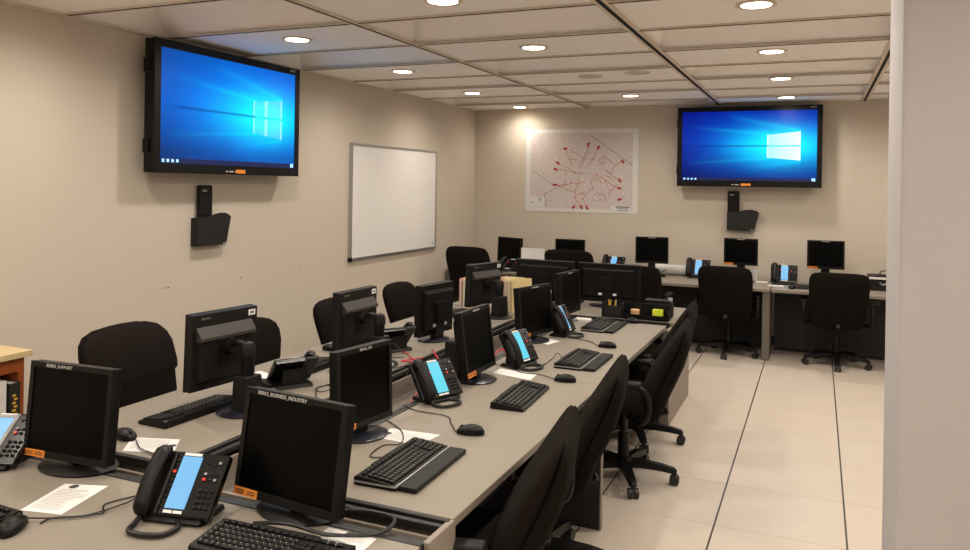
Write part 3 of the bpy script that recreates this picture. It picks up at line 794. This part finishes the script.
# ------------------------------------------------------------------ desk phones: local +X towards the user, handset at the user's left (-Y)
def phone(label, loc, yaw, elev=38, lcd='phone_lcd', frame=False, group='desk phones with large screens', detail=True):
    r = thing('desk_phone', label, 'phone', (loc[0], loc[1], loc[2] if len(loc) > 2 else T), yaw, group)
    L = .205
    e = math.radians(elev)
    zc = .026+L/2*math.sin(e); m = tilt_m(.0, zc, 90-elev)     # face centre; local z = up the face, y = across
    part('face_plate', lambda b: box(b, (-.014, .035, 0), (.03, .185, L), bev=.008), M['gloss'], r, mtx=m)
    part('handset_cradle', lambda b: box(b, (-.012, -.095, 0), (.026, .08, L), bev=.008), M['plastic'], r, mtx=m)
    def base(b):
        x0 = L/2*math.cos(e); z1 = zc+L/2*math.sin(e)
        prism(b, [(x0-.005, .001), (x0+.006, .012), (x0-.008, .022), (-x0*.35-.05, .020), (-x0*.35-.06, .001)], lambda a, c, d: (a, d, c), -.10, .10)
        prism(b, [(-x0*.15-.05, .018), (-x0*.15-.02, .018), (-x0*.55-.012, z1*.62), (-x0*.55-.03, z1*.62)], lambda a, c, d: (a, d, c), -.07, .07)
    part('stand', base, M['plastic2'], r)
    dsp = part('display', lambda b: box(b, (.0025, .002, .004), (.003, .068, L*.80)), M[lcd], r, mtx=m)
    if frame: part('display_frame', lambda b: (box(b, (.002, -.038, .004), (.008, .014, L*.9), bev=.003), box(b, (.002, .038, .004), (.008, .014, L*.9), bev=.003), box(b, (.002, 0, L*.42), (.008, .09, .014), bev=.003), box(b, (.002, 0, -L*.42), (.008, .09, .014), bev=.003)), M['greyframe'], r, mtx=m)
    for y, z, w in ((0, .455, .062), (-.017, -.43, .03), (.017, -.43, .03)): part('label_strip', lambda b: box(b, (.0018, y, L*z), (.002, w, .009)), M['white'], r, mtx=m)
    def keys(b):
        for i in range(4):
            for j in range(3): box(b, (.004, .068+j*.019, -L*.40+.012+i*.0175), (.008, .013, .010), bev=.003, seg=1)
    part('number_keys', keys, M['plastic2'], r, mtx=m)
    def fkeys(b):
        for i in range(2):
            for j in range(3): box(b, (.003, .068+j*.019, .018+i*.017), (.006, .012, .008), bev=.002, seg=1)
        for j in range(3): box(b, (.003, .068+j*.019, .072-.008*(j % 2)), (.006, .01, .008), bev=.002, seg=1)
    part('function_keys', fkeys, M['plastic2'], r, mtx=m)
    part('line_keys', lambda b: [box(b, (.003, -.042, -L*.36+i*.016), (.006, .012, .008), bev=.002, seg=1) for i in range(10)], M['plastic2'], r, mtx=m)
    for y, z in ((.068, .035), (.106, .018), (.106, .072)): part('light_key', lambda b: box(b, (.0066, y, z), (.002, .009, .007)), M['greyframe'], r, mtx=m)
    for y, z in ((.068, .018), (-.042, .034)): part('red_key', lambda b: box(b, (.0066, y, z), (.002, .010, .007)), M['led'], r, mtx=m)
    def hs(b):
        R = []
        for t in range(15):
            q = t/14; z = (q-.5)*.22
            end = abs(q-.5)*2
            x = .022+.016*(1-end**2); w = .026+.004*end**3; th = .014+.012*end**4
            if t in (0, 14): w *= .6; th *= .5
            R.append([(x-.01*end**3+th*math.sin(a)*1.0, -.097+w*math.cos(a), z) for a in [2*PI*j/16 for j in range(16)]])
        loft(b, R)
    hd = part('handset', hs, M['plastic'], r, True, mtx=m)
    for nm, z in (('ear_piece', .085), ('mouth_piece', -.085)): part(nm, lambda b: cyl(b, (.006, -.097, z), (.022, -.097, z), .022, .024, 16), M['plastic2'], hd, True, mtx=m)
    x0 = L/2*math.cos(e)
    def cord(b):
        path = [Vector(p) for p in ((x0-.0, -.097, .030), (x0+.035, -.10, .011), (x0+.085, -.085, .011), (x0+.10, -.03, .011), (x0+.085, .03, .011), (x0+.03, .045, .011), (x0-.005, .02, .012))]
        tube(b, path, .0085, 8, 8)
    part('coiled_cord', cord, M['blackcable'], r, True)
    return r
ph = phone('big desk phone with tall pale-blue screen on the foreground desk', (-1.665, 1.645), -78, 50)
ph.scale = (.92, .92, .92)
phone('desk phone with grey-framed blue screen at the left edge of the foreground desk', (-2.575, 1.695), -70, 36, frame=True)
phone('raised desk phone with a cyan screen on the near half of the right bench', (-1.555, 3.08), -24, 54, 'phone_lcd_cyan').scale = (.9, .9, .9)
phone('steeply raised desk phone with cyan screen, right of the boxed monitor stand', (-1.45, 3.88), -14, 60, 'phone_lcd_cyan').scale = (.92, .92, .92)
phone('steeply raised desk phone farthest along the right bench', (-1.50, 4.83), -4, 62, 'phone_lcd').scale = (.92, .92, .92)
phone('desk phone seen from behind on the left bench, by the nearest post monitor', (-2.30, 2.98), 148, 46).scale = (.85, .85, .85)
phone('desk phone seen from behind on the left bench, by the second post monitor', (-2.26, 3.90), 150, 46).scale = (.85, .85, .85)
phone('desk phone on the far desk beside the leg panel, screen glowing pale blue', (-.275, 8.60), -90, 55)
phone('desk phone on the far desk half hidden by the chair below the wall screen', (-1.17, 8.70), -88, 55)
phone('desk phone on the far desk just visible above the right wide monitor', (-2.12, 8.66), -92, 50)

# ------------------------------------------------------------------ keyboards: local +X towards the user
def keyboard(label, loc, yaw, rest=False, silver=False, group='black computer keyboards'):
    r = thing('keyboard', label, 'keyboard', (loc[0], loc[1], T), yaw, group)
    D, W = .152, .424
    def wedge(b):
        prism(b, [(-D/2, .001), (D/2, .001), (D/2, .012), (D/2-.006, .016), (-D/2+.012, .031), (-D/2, .026)], lambda a, c, d: (a, d, c), -W/2, W/2)
    part('base', wedge, M['plastic'], r)
    sl = math.atan2(.015, D-.018)
    def km(x, y, w, d, b): box(b, (x, y, .0165+(D/2-.006-x)*math.tan(sl)+.003), (d, w, .007), Matrix.Rotation(sl, 3, 'Y'), bev=.0015, seg=1)
    def main(b):
        for i in range(5):
            for j in range(15):
                if i == 0 and 3 < j < 9: continue
                km(D/2-.022-i*.0195, -W/2+.022+j*.0195+(.004*i if 0 < j < 14 else 0)*.5, .016, .0155, b)
        km(D/2-.022, -W/2+.022+6*.0195, .094, .0155, b)
    part('letter_keys', main, M['key'], r)
    def pad(b):
        for i in range(5):
            for j in range(4): km(D/2-.022-i*.0195, W/2-.078+j*.0195, .016, .0155, b)
        for i in (0, 3, 4):
            for j in range(3): km(D/2-.022-i*.0195, W/2-.142+j*.0195, .0155, .0155, b)
    part('number_keys', pad, M['key'], r)
    def fr(b):
        for j in range(16): km(-D/2+.026, -W/2+.024+j*.0245, .018, .012, b)
    part('function_keys', fr, M['key'], r)
    def leg(b):
        for i in range(5):
            for j in range(14):
                x = D/2-.024-i*.0195; box(b, (x, -W/2+.020+j*.0195, .0165+(D/2-.006-x)*math.tan(sl)+.0072), (.004, .003, .0004), Matrix.Rotation(sl, 3, 'Y'))
    part('key_legends', leg, M['legend'], r)
    if rest:
        part('silver_trim', lambda b: (box(b, (D/2+.003, 0, .014), (.006, W, .006)), box(b, (0, -W/2-.001, .013), (D, .004, .005))), M['silver'], r)
        part('wrist_rest', lambda b: box(b, (D/2+.040, .0, .0095), (.066, W-.01, .017), bev=.006), M['plastic2'], r)
    if silver:
        part('silver_badge', lambda b: box(b, (-D/2+.018, W/2-.06, .031), (.02, .06, .003), Matrix.Rotation(sl, 3, 'Y')), M['silver'], r)
    part('media_strip', lambda b: box(b, (-D/2+.01, 0, .0275), (.016, W*.5, .010), bev=.003), M['plastic2'], r)
    return r
keyboard('black keyboard at the bottom edge, in front of the foreground monitor', (-1.285, 1.575), -88, silver=True)
keyboard('black keyboard with wide wrist rest nearest the camera on the right bench', (-1.278, 2.28), 2, rest=True)
keyboard('black keyboard without wrist rest, silver badge, on the right bench', (-1.215, 3.27), 3, silver=True)
keyboard('black keyboard with wrist rest on the right bench, third from the camera', (-1.19, 4.12), 0, rest=True)
keyboard('black keyboard with wrist rest on the right bench, nearest the pen tray', (-1.36, 5.22), 0, rest=True)
keyboard('black keyboard on the left bench beside the nearest post monitor', (-2.39, 2.43), 178)
keyboard('black keyboard on the left bench behind the second square screen', (-2.42, 3.27), 180)
keyboard('dark keyboard in front of the folders, behind the third left monitor', (-2.50, 5.12), 176)
keyboard('grey keyboard on the far desk left of the chair near the column', (.03, 8.28), -90)
keyboard('black keyboard at the left edge of the foreground desk, only its corner showing', (-2.27, 1.36), -92)
keyboard('dark keyboard on the far cross desk behind the left wide monitor', (-2.0, 6.24), 90)

# ------------------------------------------------------------------ mice
mouse0 = [None]
def mouse(label, loc, yaw, group='black computer mice'):
    if mouse0[0] is None:
        r = thing('computer_mouse', label, 'computer mouse', (loc[0], loc[1], T), yaw, group)
        def body(b):
            R = []
            for t in range(13):
                q = t/12; x = .056-.112*q
                w = .031*(math.sin(PI*min(1, max(0, q*.94+.04)))**.38); h = .012+.026*math.sin(PI*(.18+.72*q))**1.2
                if t in (0, 12): w *= .55; h *= .6
                R.append([(x, w*math.cos(a), max(.0012, .001+h*(.5+.5*math.sin(a)) if math.sin(a) > -.6 else .0012)) for a in [2*PI*j/18 for j in range(18)]])
            loft(b, R)
        part('body', body, M['plastic'], r, True)
        part('scroll_wheel', lambda b: cyl(b, (-.034, -.004, .026), (-.034, .004, .026), .009, n=14), M['plastic2'], r, True)
        for y in (-.0285, .0285): part('side_grip', lambda b: box(b, (.0, y, .013), (.045, .003, .008), bev=.0014), M['plastic2'], r)
        mouse0[0] = r
        return r
    return dup(mouse0[0], (loc[0], loc[1], T), yaw, label)
mouse('black mouse on the right bench beside the nearest keyboard with a wrist rest', (-1.215, 2.70), 15)
mouse('black mouse lying right by the seam of the right bench', (-1.125, 3.66), 8)
mouse('black mouse on the right bench beside the third keyboard', (-1.14, 4.57), 5)
mouse('black mouse on the right bench by the pen tray', (-1.20, 5.49), 5)
mouse('black mouse at the lower left corner of the foreground desk', (-2.02, 1.375), -60)
mouse('black mouse on the left bench beside the BERKS_SUPPORT monitor', (-2.375, 2.07), 170)
mouse('black mouse on the left bench right of the nearest post monitor', (-2.40, 2.90), 190)
mouse('black mouse on the left bench in front of the second wall chair', (-2.58, 3.72), 180)
mouse('black mouse on the left bench below the whiteboard chair', (-2.64, 4.95), 180)
mouse('dark mouse on the far desk between the phone and the chair', (-.19, 8.20), -90)
mouse('dark mouse on the far desk behind the paper sheets left of the leg panel', (-.60, 8.42), -85)

# ------------------------------------------------------------------ papers
def sheet(label, pts, text=True, logo=None, th=.0012, group='paper sheets on the desks'):
    """pts: four corners on the desk, first the heading's left, then right, then round"""
    P4 = [Vector((p[0], p[1], 0)) for p in pts]; c = sum(P4, Vector())/4
    r = thing('paper_sheet', label, 'paper', (c.x, c.y, T), 0, group)
    q = [p-c for p in P4]
    part('page', lambda b: prism(b, [(p.x, p.y) for p in q], lambda a, e, d: (a, e, d), .0005, th), M['paper'], r)
    def at(u, v): return q[0].lerp(q[1], u).lerp(q[3].lerp(q[2], u), v)
    if text:
        def lines(b):
            rr = random.Random(len(label))
            for k in range(14):
                v = .2+k*.052; a, e = at(.1, v), at(.1+rr.uniform(.55, .8), v); f = at(.1, v+.014)
                d = f-a
                vs = [b.verts.new((p.x, p.y, th+.0004)) for p in (a, e, e+d, a+d)]; b.faces.new(vs)
        part('print_lines', lines, M['greyframe'], r)
        lg = at(.5 if logo is None else logo, .09)
        part('seal', lambda b: lathe(b, [(.010, 0), (.015, 0), (.015, .0004), (.010, .0004)], 20, Matrix.Translation((lg.x, lg.y, th+.0003))), M['ink'], r)
    return r
sheet('white printed sheet at lower left in front of the BERKS_SUPPORT monitor', [(-2.185, 1.665), (-2.045, 1.712), (-1.99, 1.50), (-2.125, 1.47)][0:4], logo=.3)
sheet('white printed sheet on the near end of the left bench beside a mouse', [(-2.18, 2.15), (-2.09, 2.03), (-2.27, 1.965), (-2.36, 2.09)])
sheet('white printed sheet at the bottom edge, right of the foreground monitor', [(-1.235, 1.765), (-1.075, 1.762), (-1.07, 1.665), (-1.235, 1.68)])
sheet('white printed sheet on the right bench above the nearest keyboard', [(-1.525, 2.50), (-1.53, 2.62), (-1.315, 2.635), (-1.335, 2.49)])
sheet('white sheet on the right bench between the boxed monitor stand and a small keyboard', [(-1.52, 3.655), (-1.52, 3.765), (-1.30, 3.735), (-1.29, 3.60)], text=False)
sheet('white sheet on the right bench behind the blue-lit phone', [(-1.61, 4.53), (-1.62, 4.68), (-1.46, 4.61), (-1.49, 4.47)], text=False)
sheet('thick white pad at the far end of the right bench beside the farthest phone', [(-1.60, 5.38), (-1.60, 5.47), (-1.49, 5.47), (-1.47, 5.38)], text=False, th=.014)
sheet('white sheet on the left bench below the nearest post monitor', [(-2.66, 2.98), (-2.62, 3.14), (-2.44, 3.08), (-2.46, 2.92)], text=False)
sheet('white sheet on the far desk in front of the glowing phone', [(-.42, 8.30), (-.42, 8.42), (-.27, 8.42), (-.27, 8.30)], text=False)
sheet('white sheet on the far desk right of the monitor below the wall screen', [(-.56, 8.55), (-.56, 8.72), (-.44, 8.72), (-.44, 8.55)], text=False)
sheet('pale sheet on the left bench just in front of the dark keyboard by the folders', [(-2.62, 5.34), (-2.5, 5.46), (-2.42, 5.42), (-2.5, 5.34)], text=False)

# copy stand with a sheet behind the left wide monitor
cs = thing('copy_stand', 'white sheet held up behind the left wide monitor', 'copy stand', (-2.25, 6.31, T), 90)
part('base', lambda b: box(b, (0, 0, .008), (.12, .16, .014), bev=.003), M['plastic'], cs)
part('upright', lambda b: box(b, (-.02, 0, .2), (.012, .03, .385)), M['plastic'], cs)
part('page', lambda b: box(b, (-.028, 0, .30), (.003, .215, .28)), M['paper'], cs)

# upright folders
for k, (x, y, a, m, lb) in enumerate((
  (-2.220, 5.60, -12, 'folder2', 'cream folder standing upright behind the last post monitor, leftmost of its row'),
  (-2.190, 5.60, -14, 'folder3', 'pinkish folder standing upright, second in the row of folders'),
  (-2.160, 5.60, -16, 'folder2', 'cream folder standing upright in the middle of the folder row'),
  (-2.130, 5.60, -18, 'folder2', 'cream folder standing upright, second from the right of the folder row'),
  (-2.095, 5.60, -20, 'folder', 'yellow manila folder standing upright at the right end of the row'))):
    f = thing('folder', lb, 'folder', (x, y, T), a, 'upright folders on the left bench')
    part('cover', lambda b: prism(b, [(-.115, .0015), (.115, .0015), (.115, .25), (.03, .25), (.02, .265), (-.115, .265)], lambda p, q, d: (d, p, q), -.009, -.006) or prism(b, [(-.115, .0015), (.115, .0015), (.115, .247), (-.115, .247)], lambda p, q, d: (d, p, q), .006, .009) or box(b, (0, -.1145, .12), (.017, .002, .235)), M[m], f)
    part('pages', lambda b: box(b, (0, .002, .12), (.010, .21, .23)), M['paper'], f)
for x, y, m, lb in ((-2.53, 5.48, 'folder3', 'pinkish folder standing upright left of the last post monitor'), (-2.50, 5.48, 'folder2', 'cream folder standing upright left of the last post monitor')):
    f = thing('folder', lb, 'folder', (x, y, T), 4, 'upright folders on the left bench')
    part('cover', lambda b: box(b, (-.0075, 0, .1255), (.003, .2, .248)) or box(b, (.0075, 0, .1255), (.003, .2, .248)), M[m], f)
    part('pages', lambda b: box(b, (0, 0, .12), (.010, .19, .23)), M['paper'], f)

# pen tray / desk organiser on the far cross desk
og = thing('desk_organizer', 'long black desk organizer with pens and notes at the end of the right bench', 'desk organizer', (-1.21, 5.70, T), 0)
def ob(b):
    box(b, (0, 0, .006), (.50, .10, .010)); box(b, (0, .047, .06), (.50, .006, .10))
    for x in (-.247, -.09, .08, .247): box(b, (x, 0, .04), (.006, .10, .07))
    box(b, (.165, -.047, .022), (.165, .006, .035)); box(b, (-.005, -.047, .022), (.165, .006, .035))
part('tray', ob, M['plastic'], og)
def cup(b):
    for s in (-1, 1): box(b, (-.17+s*.07, 0, .06), (.004, .09, .10)); box(b, (-.17, s*.043, .05), (.14, .004, .08))
part('pen_cup', cup, M['rail'], og)
PENS = [(-.21, 0, 'yellow', 8), (-.195, .01, 'yellow', -10), (-.165, 0, 'yellow', 4), (-.15, .01, 'silver', -3), (-.13, -.01, 'plastic2', 6), (-.118, .01, 'plastic2', -2)]
for k, (x, y, m, a) in enumerate(PENS):
    lb = ['yellow pencil at the left of the pen cup', 'yellow pencil leaning left in the pen cup', 'bright yellow pencil in the middle of the pen cup', 'silver pen in the middle of the pen cup', 'dark pen in the right half of the pen cup', 'dark pen at the right edge of the pen cup'][k]
    p = thing('pencil' if m == 'yellow' else 'pen', lb, 'pencil' if m == 'yellow' else 'pen', (-1.21+x, 5.70+y, T+.012), 0, 'pens in the cup')
    q = math.radians(a)
    tip = Vector((math.sin(q), .08, math.cos(q)))
    part('barrel', lambda b: cyl(b, tip*.008, tip*.115, .0045, n=8), M[m], p, True)
    part('tip', lambda b: cyl(b, tip*.115, tip*.128, .0045, .001, n=8), M['plastic'], p, True)
tr = thing('tape_roll', 'tan patterned roll of tape in the desk organizer', 'tape roll', (-1.215, 5.70, T+.012), 0)
part('roll', lambda b: lathe(b, [(.018, 0), (.032, 0), (.033, .003), (.033, .053), (.032, .056), (.018, .056)], 24), M['tan'], tr, True)
def bands(b):
    for k in range(10):
        a = -PI+k*PI/9
        for z in (.02, .042): box(b, (.0333*math.cos(a), .0333*math.sin(a), z), (.002, .004, .010), Matrix.Rotation(a, 3, 'Z'))
part('print_marks', bands, M['wood'], tr)
nt_ = thing('sticky_notes', 'lime green block of sticky notes in the organizer', 'sticky notes', (-1.045, 5.698, T+.012), 4)
part('block', lambda b: box(b, (0, 0, .034), (.075, .05, .066), bev=.002, seg=1), M['lime'], nt_)
part('top_sheet', lambda b: box(b, (0, -.0262, .036), (.073, .001, .064)), mat('lime_light', (214, 226, 60), .7), nt_)
st = thing('label_printer', 'dark label printer with grey window behind the lime notes', 'label printer', (-1.06, 5.84, T), 0)
part('body', lambda b: box(b, (0, 0, .06), (.20, .12, .115), bev=.014), M['plastic2'], st, True)
part('lid', lambda b: box(b, (-.01, 0, .125), (.19, .11, .018), bev=.006), M['plastic'], st, True)
part('window', lambda b: box(b, (.02, -.061, .082), (.10, .003, .018)), M['greyframe'], st)
part('knob', lambda b: cyl(b, (.085, -.02, .134), (.085, -.02, .155), .018, .015, 16), M['greyframe'], st, True)
st = thing('tape_dispenser', 'black tape dispenser behind the tan tape roll', 'tape dispenser', (-1.26, 5.83, T), 0)
part('body', lambda b: prism(b, [(-.09, .001), (.09, .001), (.085, .03), (.05, .035), (.03, .07), (-.02, .095), (-.06, .08), (-.09, .03)], lambda a, c, d: (a, d, c), -.028, .028), M['plastic'], st)
part('cutter', lambda b: box(b, (.085, 0, .036), (.012, .04, .006)), M['silver'], st)

# far desk clutter
pr = thing('paper_roll', 'large white roll of paper lying on the far desk', 'paper roll', (-1.50, 8.80, T), 0)
part('roll', lambda b: cyl(b, (-.24, 0, .058), (.24, 0, .058), .057, n=28), M['paper'], pr, True)
part('core', lambda b: (cyl(b, (.236, 0, .058), (.241, 0, .058), .02, n=16), None), M['tan'], pr, True)
wcam = thing('webcam', 'small black webcam in front of the paper roll', 'webcam', (-1.53, 8.52, T), 0)
part('foot', lambda b: box(b, (0, 0, .014), (.07, .05, .026), bev=.008), M['plastic'], wcam, True)
part('stem', lambda b: tube(b, [(0, 0, .026), (.0, .0, .06), (.04, 0, .08)], .005), M['plastic'], wcam, True)
wr = thing('white_cup', 'white cup on the far desk beside the monitor below the wall screen', 'cup', (-.585, 8.80, T), 0)
part('cup', lambda b: lathe(b, [(.028, .001), (.038, .09), (.04, .10), (.036, .098), (.026, .01)], 24), M['white'], wr, True)
eq = thing('equipment_box', 'dark grey box with white top stripe at the right end of the far desk', 'box', (.66, 8.58, T), 0)
part('body', lambda b: box(b, (0, 0, .075), (.30, .22, .148), bev=.006), M['plastic2'], eq)
part('white_stripe', lambda b: box(b, (0, -.1105, .125), (.29, .003, .022)), M['white'], eq)
part('emblem', lambda b: tube(b, [(-.05, -.112, .085), (-.02, -.112, .06), (0, -.112, .075), (.02, -.112, .06), (.05, -.112, .085)], .006), M['silver'], eq)
part('handle', lambda b: tube(b, [(-.04, 0, .146), (-.03, 0, .185), (.06, 0, .19), (.08, 0, .146)], .005), M['plastic'], eq)
pn = thing('note_block', 'small pink note block by the tall chair in the far left corner', 'note block', (-3.42, 8.22, T), 12)
part('block', lambda b: box(b, (0, 0, .028), (.10, .10, .054)), mat('pink_paper', (206, 130, 112), .8), pn)
part('band', lambda b: box(b, (0, -.0505, .03), (.10, .001, .02)), M['paper'], pn)
phone('small dark desk phone in the far left corner by the pink note block', (-3.22, 8.22), -95, 30, 'screen')

# bookcase at the left edge
bc = thing('bookcase', 'orange wood bookcase with beige top against the left wall', 'bookcase', (-3.77, 1.97, 0), 0)
X1, Y1 = .235, .545
part('top', lambda b: box(b, (0, 0, .835), (.47, 1.12, .03), bev=.003), M['beech'], bc)
part('side_panel', lambda b: box(b, (-.01, .52, .41), (.43, .03, .82)), M['wood'], bc)
part('side_panel', lambda b: box(b, (-.01, -.52, .41), (.43, .03, .82)), M['wood'], bc)
part('back_panel', lambda b: box(b, (-.215, 0, .41), (.015, 1.0, .82)), M['wood'], bc)
part('face_rail', lambda b: box(b, (.19, 0, .785), (.03, 1.01, .07)), M['wood'], bc)
part('shelf', lambda b: box(b, (0, 0, .40), (.40, 1.01, .025)), M['wood'], bc)
part('shelf', lambda b: box(b, (0, 0, .07), (.40, 1.01, .025)), M['wood'], bc)
for y, w, hh, c, lb, dk in ((2.415, .055, .29, (40, 42, 36), 'dark book with yellow lettering at the right end of the bookcase shelf', 1), (2.265, .03, .30, (24, 24, 26), 'thin black book left of the white ring binder on the bookcase shelf', 0), (2.335, .075, .31, (226, 224, 220), 'white ring binder on the bookcase shelf', 0), (2.20, .08, .31, (214, 212, 210), 'grey-white ring binder at the left edge of the picture in the bookcase', 0)):
    k = thing('book', lb, 'book', (-3.665, y+.03, .4135), 0, 'books in the bookcase')
    mm = mat('book_cover', c, .5)
    part('cover', lambda b: (box(b, (0, -w/2+.002, hh/2), (.24, .003, hh)), box(b, (0, w/2-.002, hh/2), (.24, .003, hh)), box(b, (.119, 0, hh/2), (.003, w-.002, hh))), mm, k)
    part('pages', lambda b: box(b, (-.003, 0, hh/2), (.23, w-.008, hh-.01)), M['paper'], k)
    if dk: part('spine_lettering', lambda b: [box(b, (.1212, -.004+.008*(q % 2), .05+q*.018), (.001, .018, .010)) for q in range(11)], M['yellow'], k)

# ------------------------------------------------------------------ cables
def cable(label, pts, r=.0024, m='blackcable', group='loose cables'):
    o = part('cable', lambda b: tube(b, pts, r, 6, 5), M[m], None, True)
    return tag(o, label, 'cable', group)
Z = T+.0045
cable('thin black twisted cable crossing the sheet in front of the BERKS_SUPPORT monitor', [(-1.985, 1.43, Z), (-1.985, 1.47, Z), (-1.93, 1.50, Z+.002), (-1.88, 1.55, Z+.002), (-1.93, 1.60, Z), (-1.90, 1.68, Z), (-1.85, 1.76, Z), (-1.83, 1.79, Z+.002)])
cable('thin black cable winding from the lower left mouse to the tray', [(-2.16, 1.40, Z), (-2.06, 1.42, Z+.006), (-1.96, 1.47, Z+.004), (-1.91, 1.53, Z), (-1.87, 1.62, Z+.006), (-1.88, 1.70, Z), (-1.82, 1.75, Z), (-1.80, 1.79, Z+.002)])
cable('black mouse cable between the left bench sheet and the big phone', [(-2.305, 2.06, Z), (-2.22, 2.0, Z+.002), (-2.13, 1.975, Z+.002), (-2.03, 1.88, Z+.004), (-1.98, 1.80, Z+.006)])
cable('thick black cable under the foreground monitor running to the bench', [(-1.44, 1.69, Z), (-1.30, 1.665, Z+.034), (-1.20, 1.72, Z), (-1.08, 1.78, Z+.004), (-1.08, 1.87, Z+.008), (-1.18, 1.885, Z+.006), (-1.28, 1.86, Z)], .006)
cable('black mouse cable on the right bench below the raised cyan phone', [(-1.275, 2.69, Z), (-1.34, 2.78, Z), (-1.40, 2.86, Z), (-1.55, 2.87, Z), (-1.64, 2.92, Z)])
cable('black keyboard cable at the foot of the BERKS_HR monitor', [(-1.36, 2.33, Z), (-1.43, 2.30, Z), (-1.45, 2.42, Z), (-1.40, 2.47, Z), (-1.47, 2.60, Z), (-1.60, 2.70, Z)])
cable('black mouse cable by the small badge keyboard', [(-1.19, 3.67, Z), (-1.28, 3.72, Z), (-1.38, 3.72, Z), (-1.5, 3.80, Z+.002), (-1.6, 3.82, Z)])
cable('looped black cable between the third keyboard and the blue-lit phone', [(-1.28, 4.12, Z), (-1.33, 4.17, Z+.02), (-1.34, 4.10, Z), (-1.34, 3.92, Z), (-1.42, 3.86, Z), (-1.44, 3.92, Z)])
cable('black mouse cable from the third mouse to the farthest phone', [(-1.20, 4.57, Z), (-1.28, 4.68, Z), (-1.38, 4.72, Z), (-1.47, 4.80, Z)])
cable('curled black cable on the left bench beside the second post monitor', [(-2.15, 3.66, Z), (-2.2, 3.72, Z+.05), (-2.22, 3.78, Z+.07), (-2.17, 3.80, Z+.03), (-2.2, 3.70, Z), (-2.1, 3.74, Z)])
cable('tangled black cable on the left bench beside the phone seen from behind', [(-2.05, 2.84, Z), (-2.12, 2.95, Z+.01), (-2.05, 3.05, Z+.03), (-2.1, 3.1, Z), (-2.15, 2.98, Z+.004), (-2.06, 2.9, Z+.012), (-2.08, 3.15, Z)])
cable('black cable lying over the left bench edge behind the BERKS_HR monitor', [(-2.3, 3.28, Z), (-2.1, 3.3, Z), (-2.03, 3.42, Z+.004), (-1.96, 3.55, Z+.01), (-1.85, 3.6, T-.02)])
for k, (lb, pts) in enumerate((
  ('red network cable looping in the tray behind the raised cyan phone', [(-1.70, 3.02, .60), (-1.72, 3.12, .66), (-1.75, 3.28, .70), (-1.84, 3.42, .735), (-1.96, 3.58, .735), (-2.05, 3.62, Z+.01), (-1.98, 3.74, Z+.012)]),
  ('red network cable draped across the tray to the left bench phone', [(-1.76, 3.30, .60), (-1.80, 3.45, .70), (-1.90, 3.55, .742), (-2.06, 3.74, Z+.006), (-2.12, 3.82, Z+.004), (-2.18, 3.86, Z+.002)]),
  ('red network cable arching above the tray behind the boxed monitor stand', [(-1.66, 3.30, .60), (-1.73, 3.42, .72), (-1.79, 3.56, .76), (-1.98, 3.86, .745), (-2.04, 3.97, Z+.004)]))):
    cable(lb, pts, .0038, 'redcable', 'red network cables')
cable('red network cable hanging beside the foreground phone behind the big monitor', [(-1.70, 2.30, .60), (-1.66, 2.14, .64), (-1.67, 2.03, .69), (-1.68, 1.98, .66), (-1.66, 1.90, .60)], .0038, 'redcable', 'red network cables')
cable('red network cable at the foot of the nearest post monitor', [(-2.02, 2.48, .80), (-2.0, 2.42, .76), (-1.98, 2.40, .715), (-1.95, 2.36, .66), (-1.9, 2.3, .60)], .0038, 'redcable', 'red network cables')
cable('red network cable in the tray left of the blue-lit phone', [(-1.70, 3.78, .60), (-1.69, 3.95, .67), (-1.66, 4.1, .735), (-1.62, 4.1, Z), (-1.60, 4.06, Z)], .0038, 'redcable', 'red network cables')
cable('black cable bundle running along the long tray', [(-1.80, 2.1, .601), (-1.84, 2.6, .603), (-1.78, 3.2, .61), (-1.84, 3.9, .603), (-1.80, 4.6, .605), (-1.82, 5.4, .603)], .011)

# the furniture stands a little farther into the room than it was drawn above
for o in list(COL.objects):
    if o.parent is None and o.get('category') and o.location.z < 1.2:
        c = o['category']
        if c in ('bookcase', 'book'): d = (-.01, .085)
        elif c == 'office chair': d = (-.05, .11)
        else: d = (-.036, .09)
        o.location.x += d[0]; o.location.y += d[1]

# ------------------------------------------------------------------ camera and light
cam = bpy.data.cameras.new('camera'); co = bpy.data.objects.new('camera', cam); COL.objects.link(co)
cam.sensor_fit = 'HORIZONTAL'; cam.sensor_width = 36; cam.lens = 771.054/970*36; cam.shift_y = -(275-186)/970; cam.clip_start = .02
X = Vector((0.917905, 0.396476, 0.016051)).normalized(); Y = Vector((-0.015427, -0.004762, 0.99987)).normalized(); Zc = X.cross(Y)
co.matrix_world = Matrix(((X.x, Y.x, Zc.x, 0), (X.y, Y.y, Zc.y, 0), (X.z, Y.z, Zc.z, 1.70), (0, 0, 0, 1)))
S.camera = co
w = bpy.data.worlds.new('world'); S.world = w; w.use_nodes = True
w.node_tree.nodes['Background'].inputs[0].default_value = (.9, .85, .8, 1); w.node_tree.nodes['Background'].inputs[1].default_value = .05
S.view_settings.view_transform = 'Standard'; S.view_settings.look = 'None'
S.view_settings.exposure = 0.06; S.view_settings.gamma = 1; S.view_settings.use_curve_mapping = False
try:
    S.cycles.use_denoising = True; S.cycles.max_bounces = 6; S.cycles.diffuse_bounces = 4
except Exception: pass
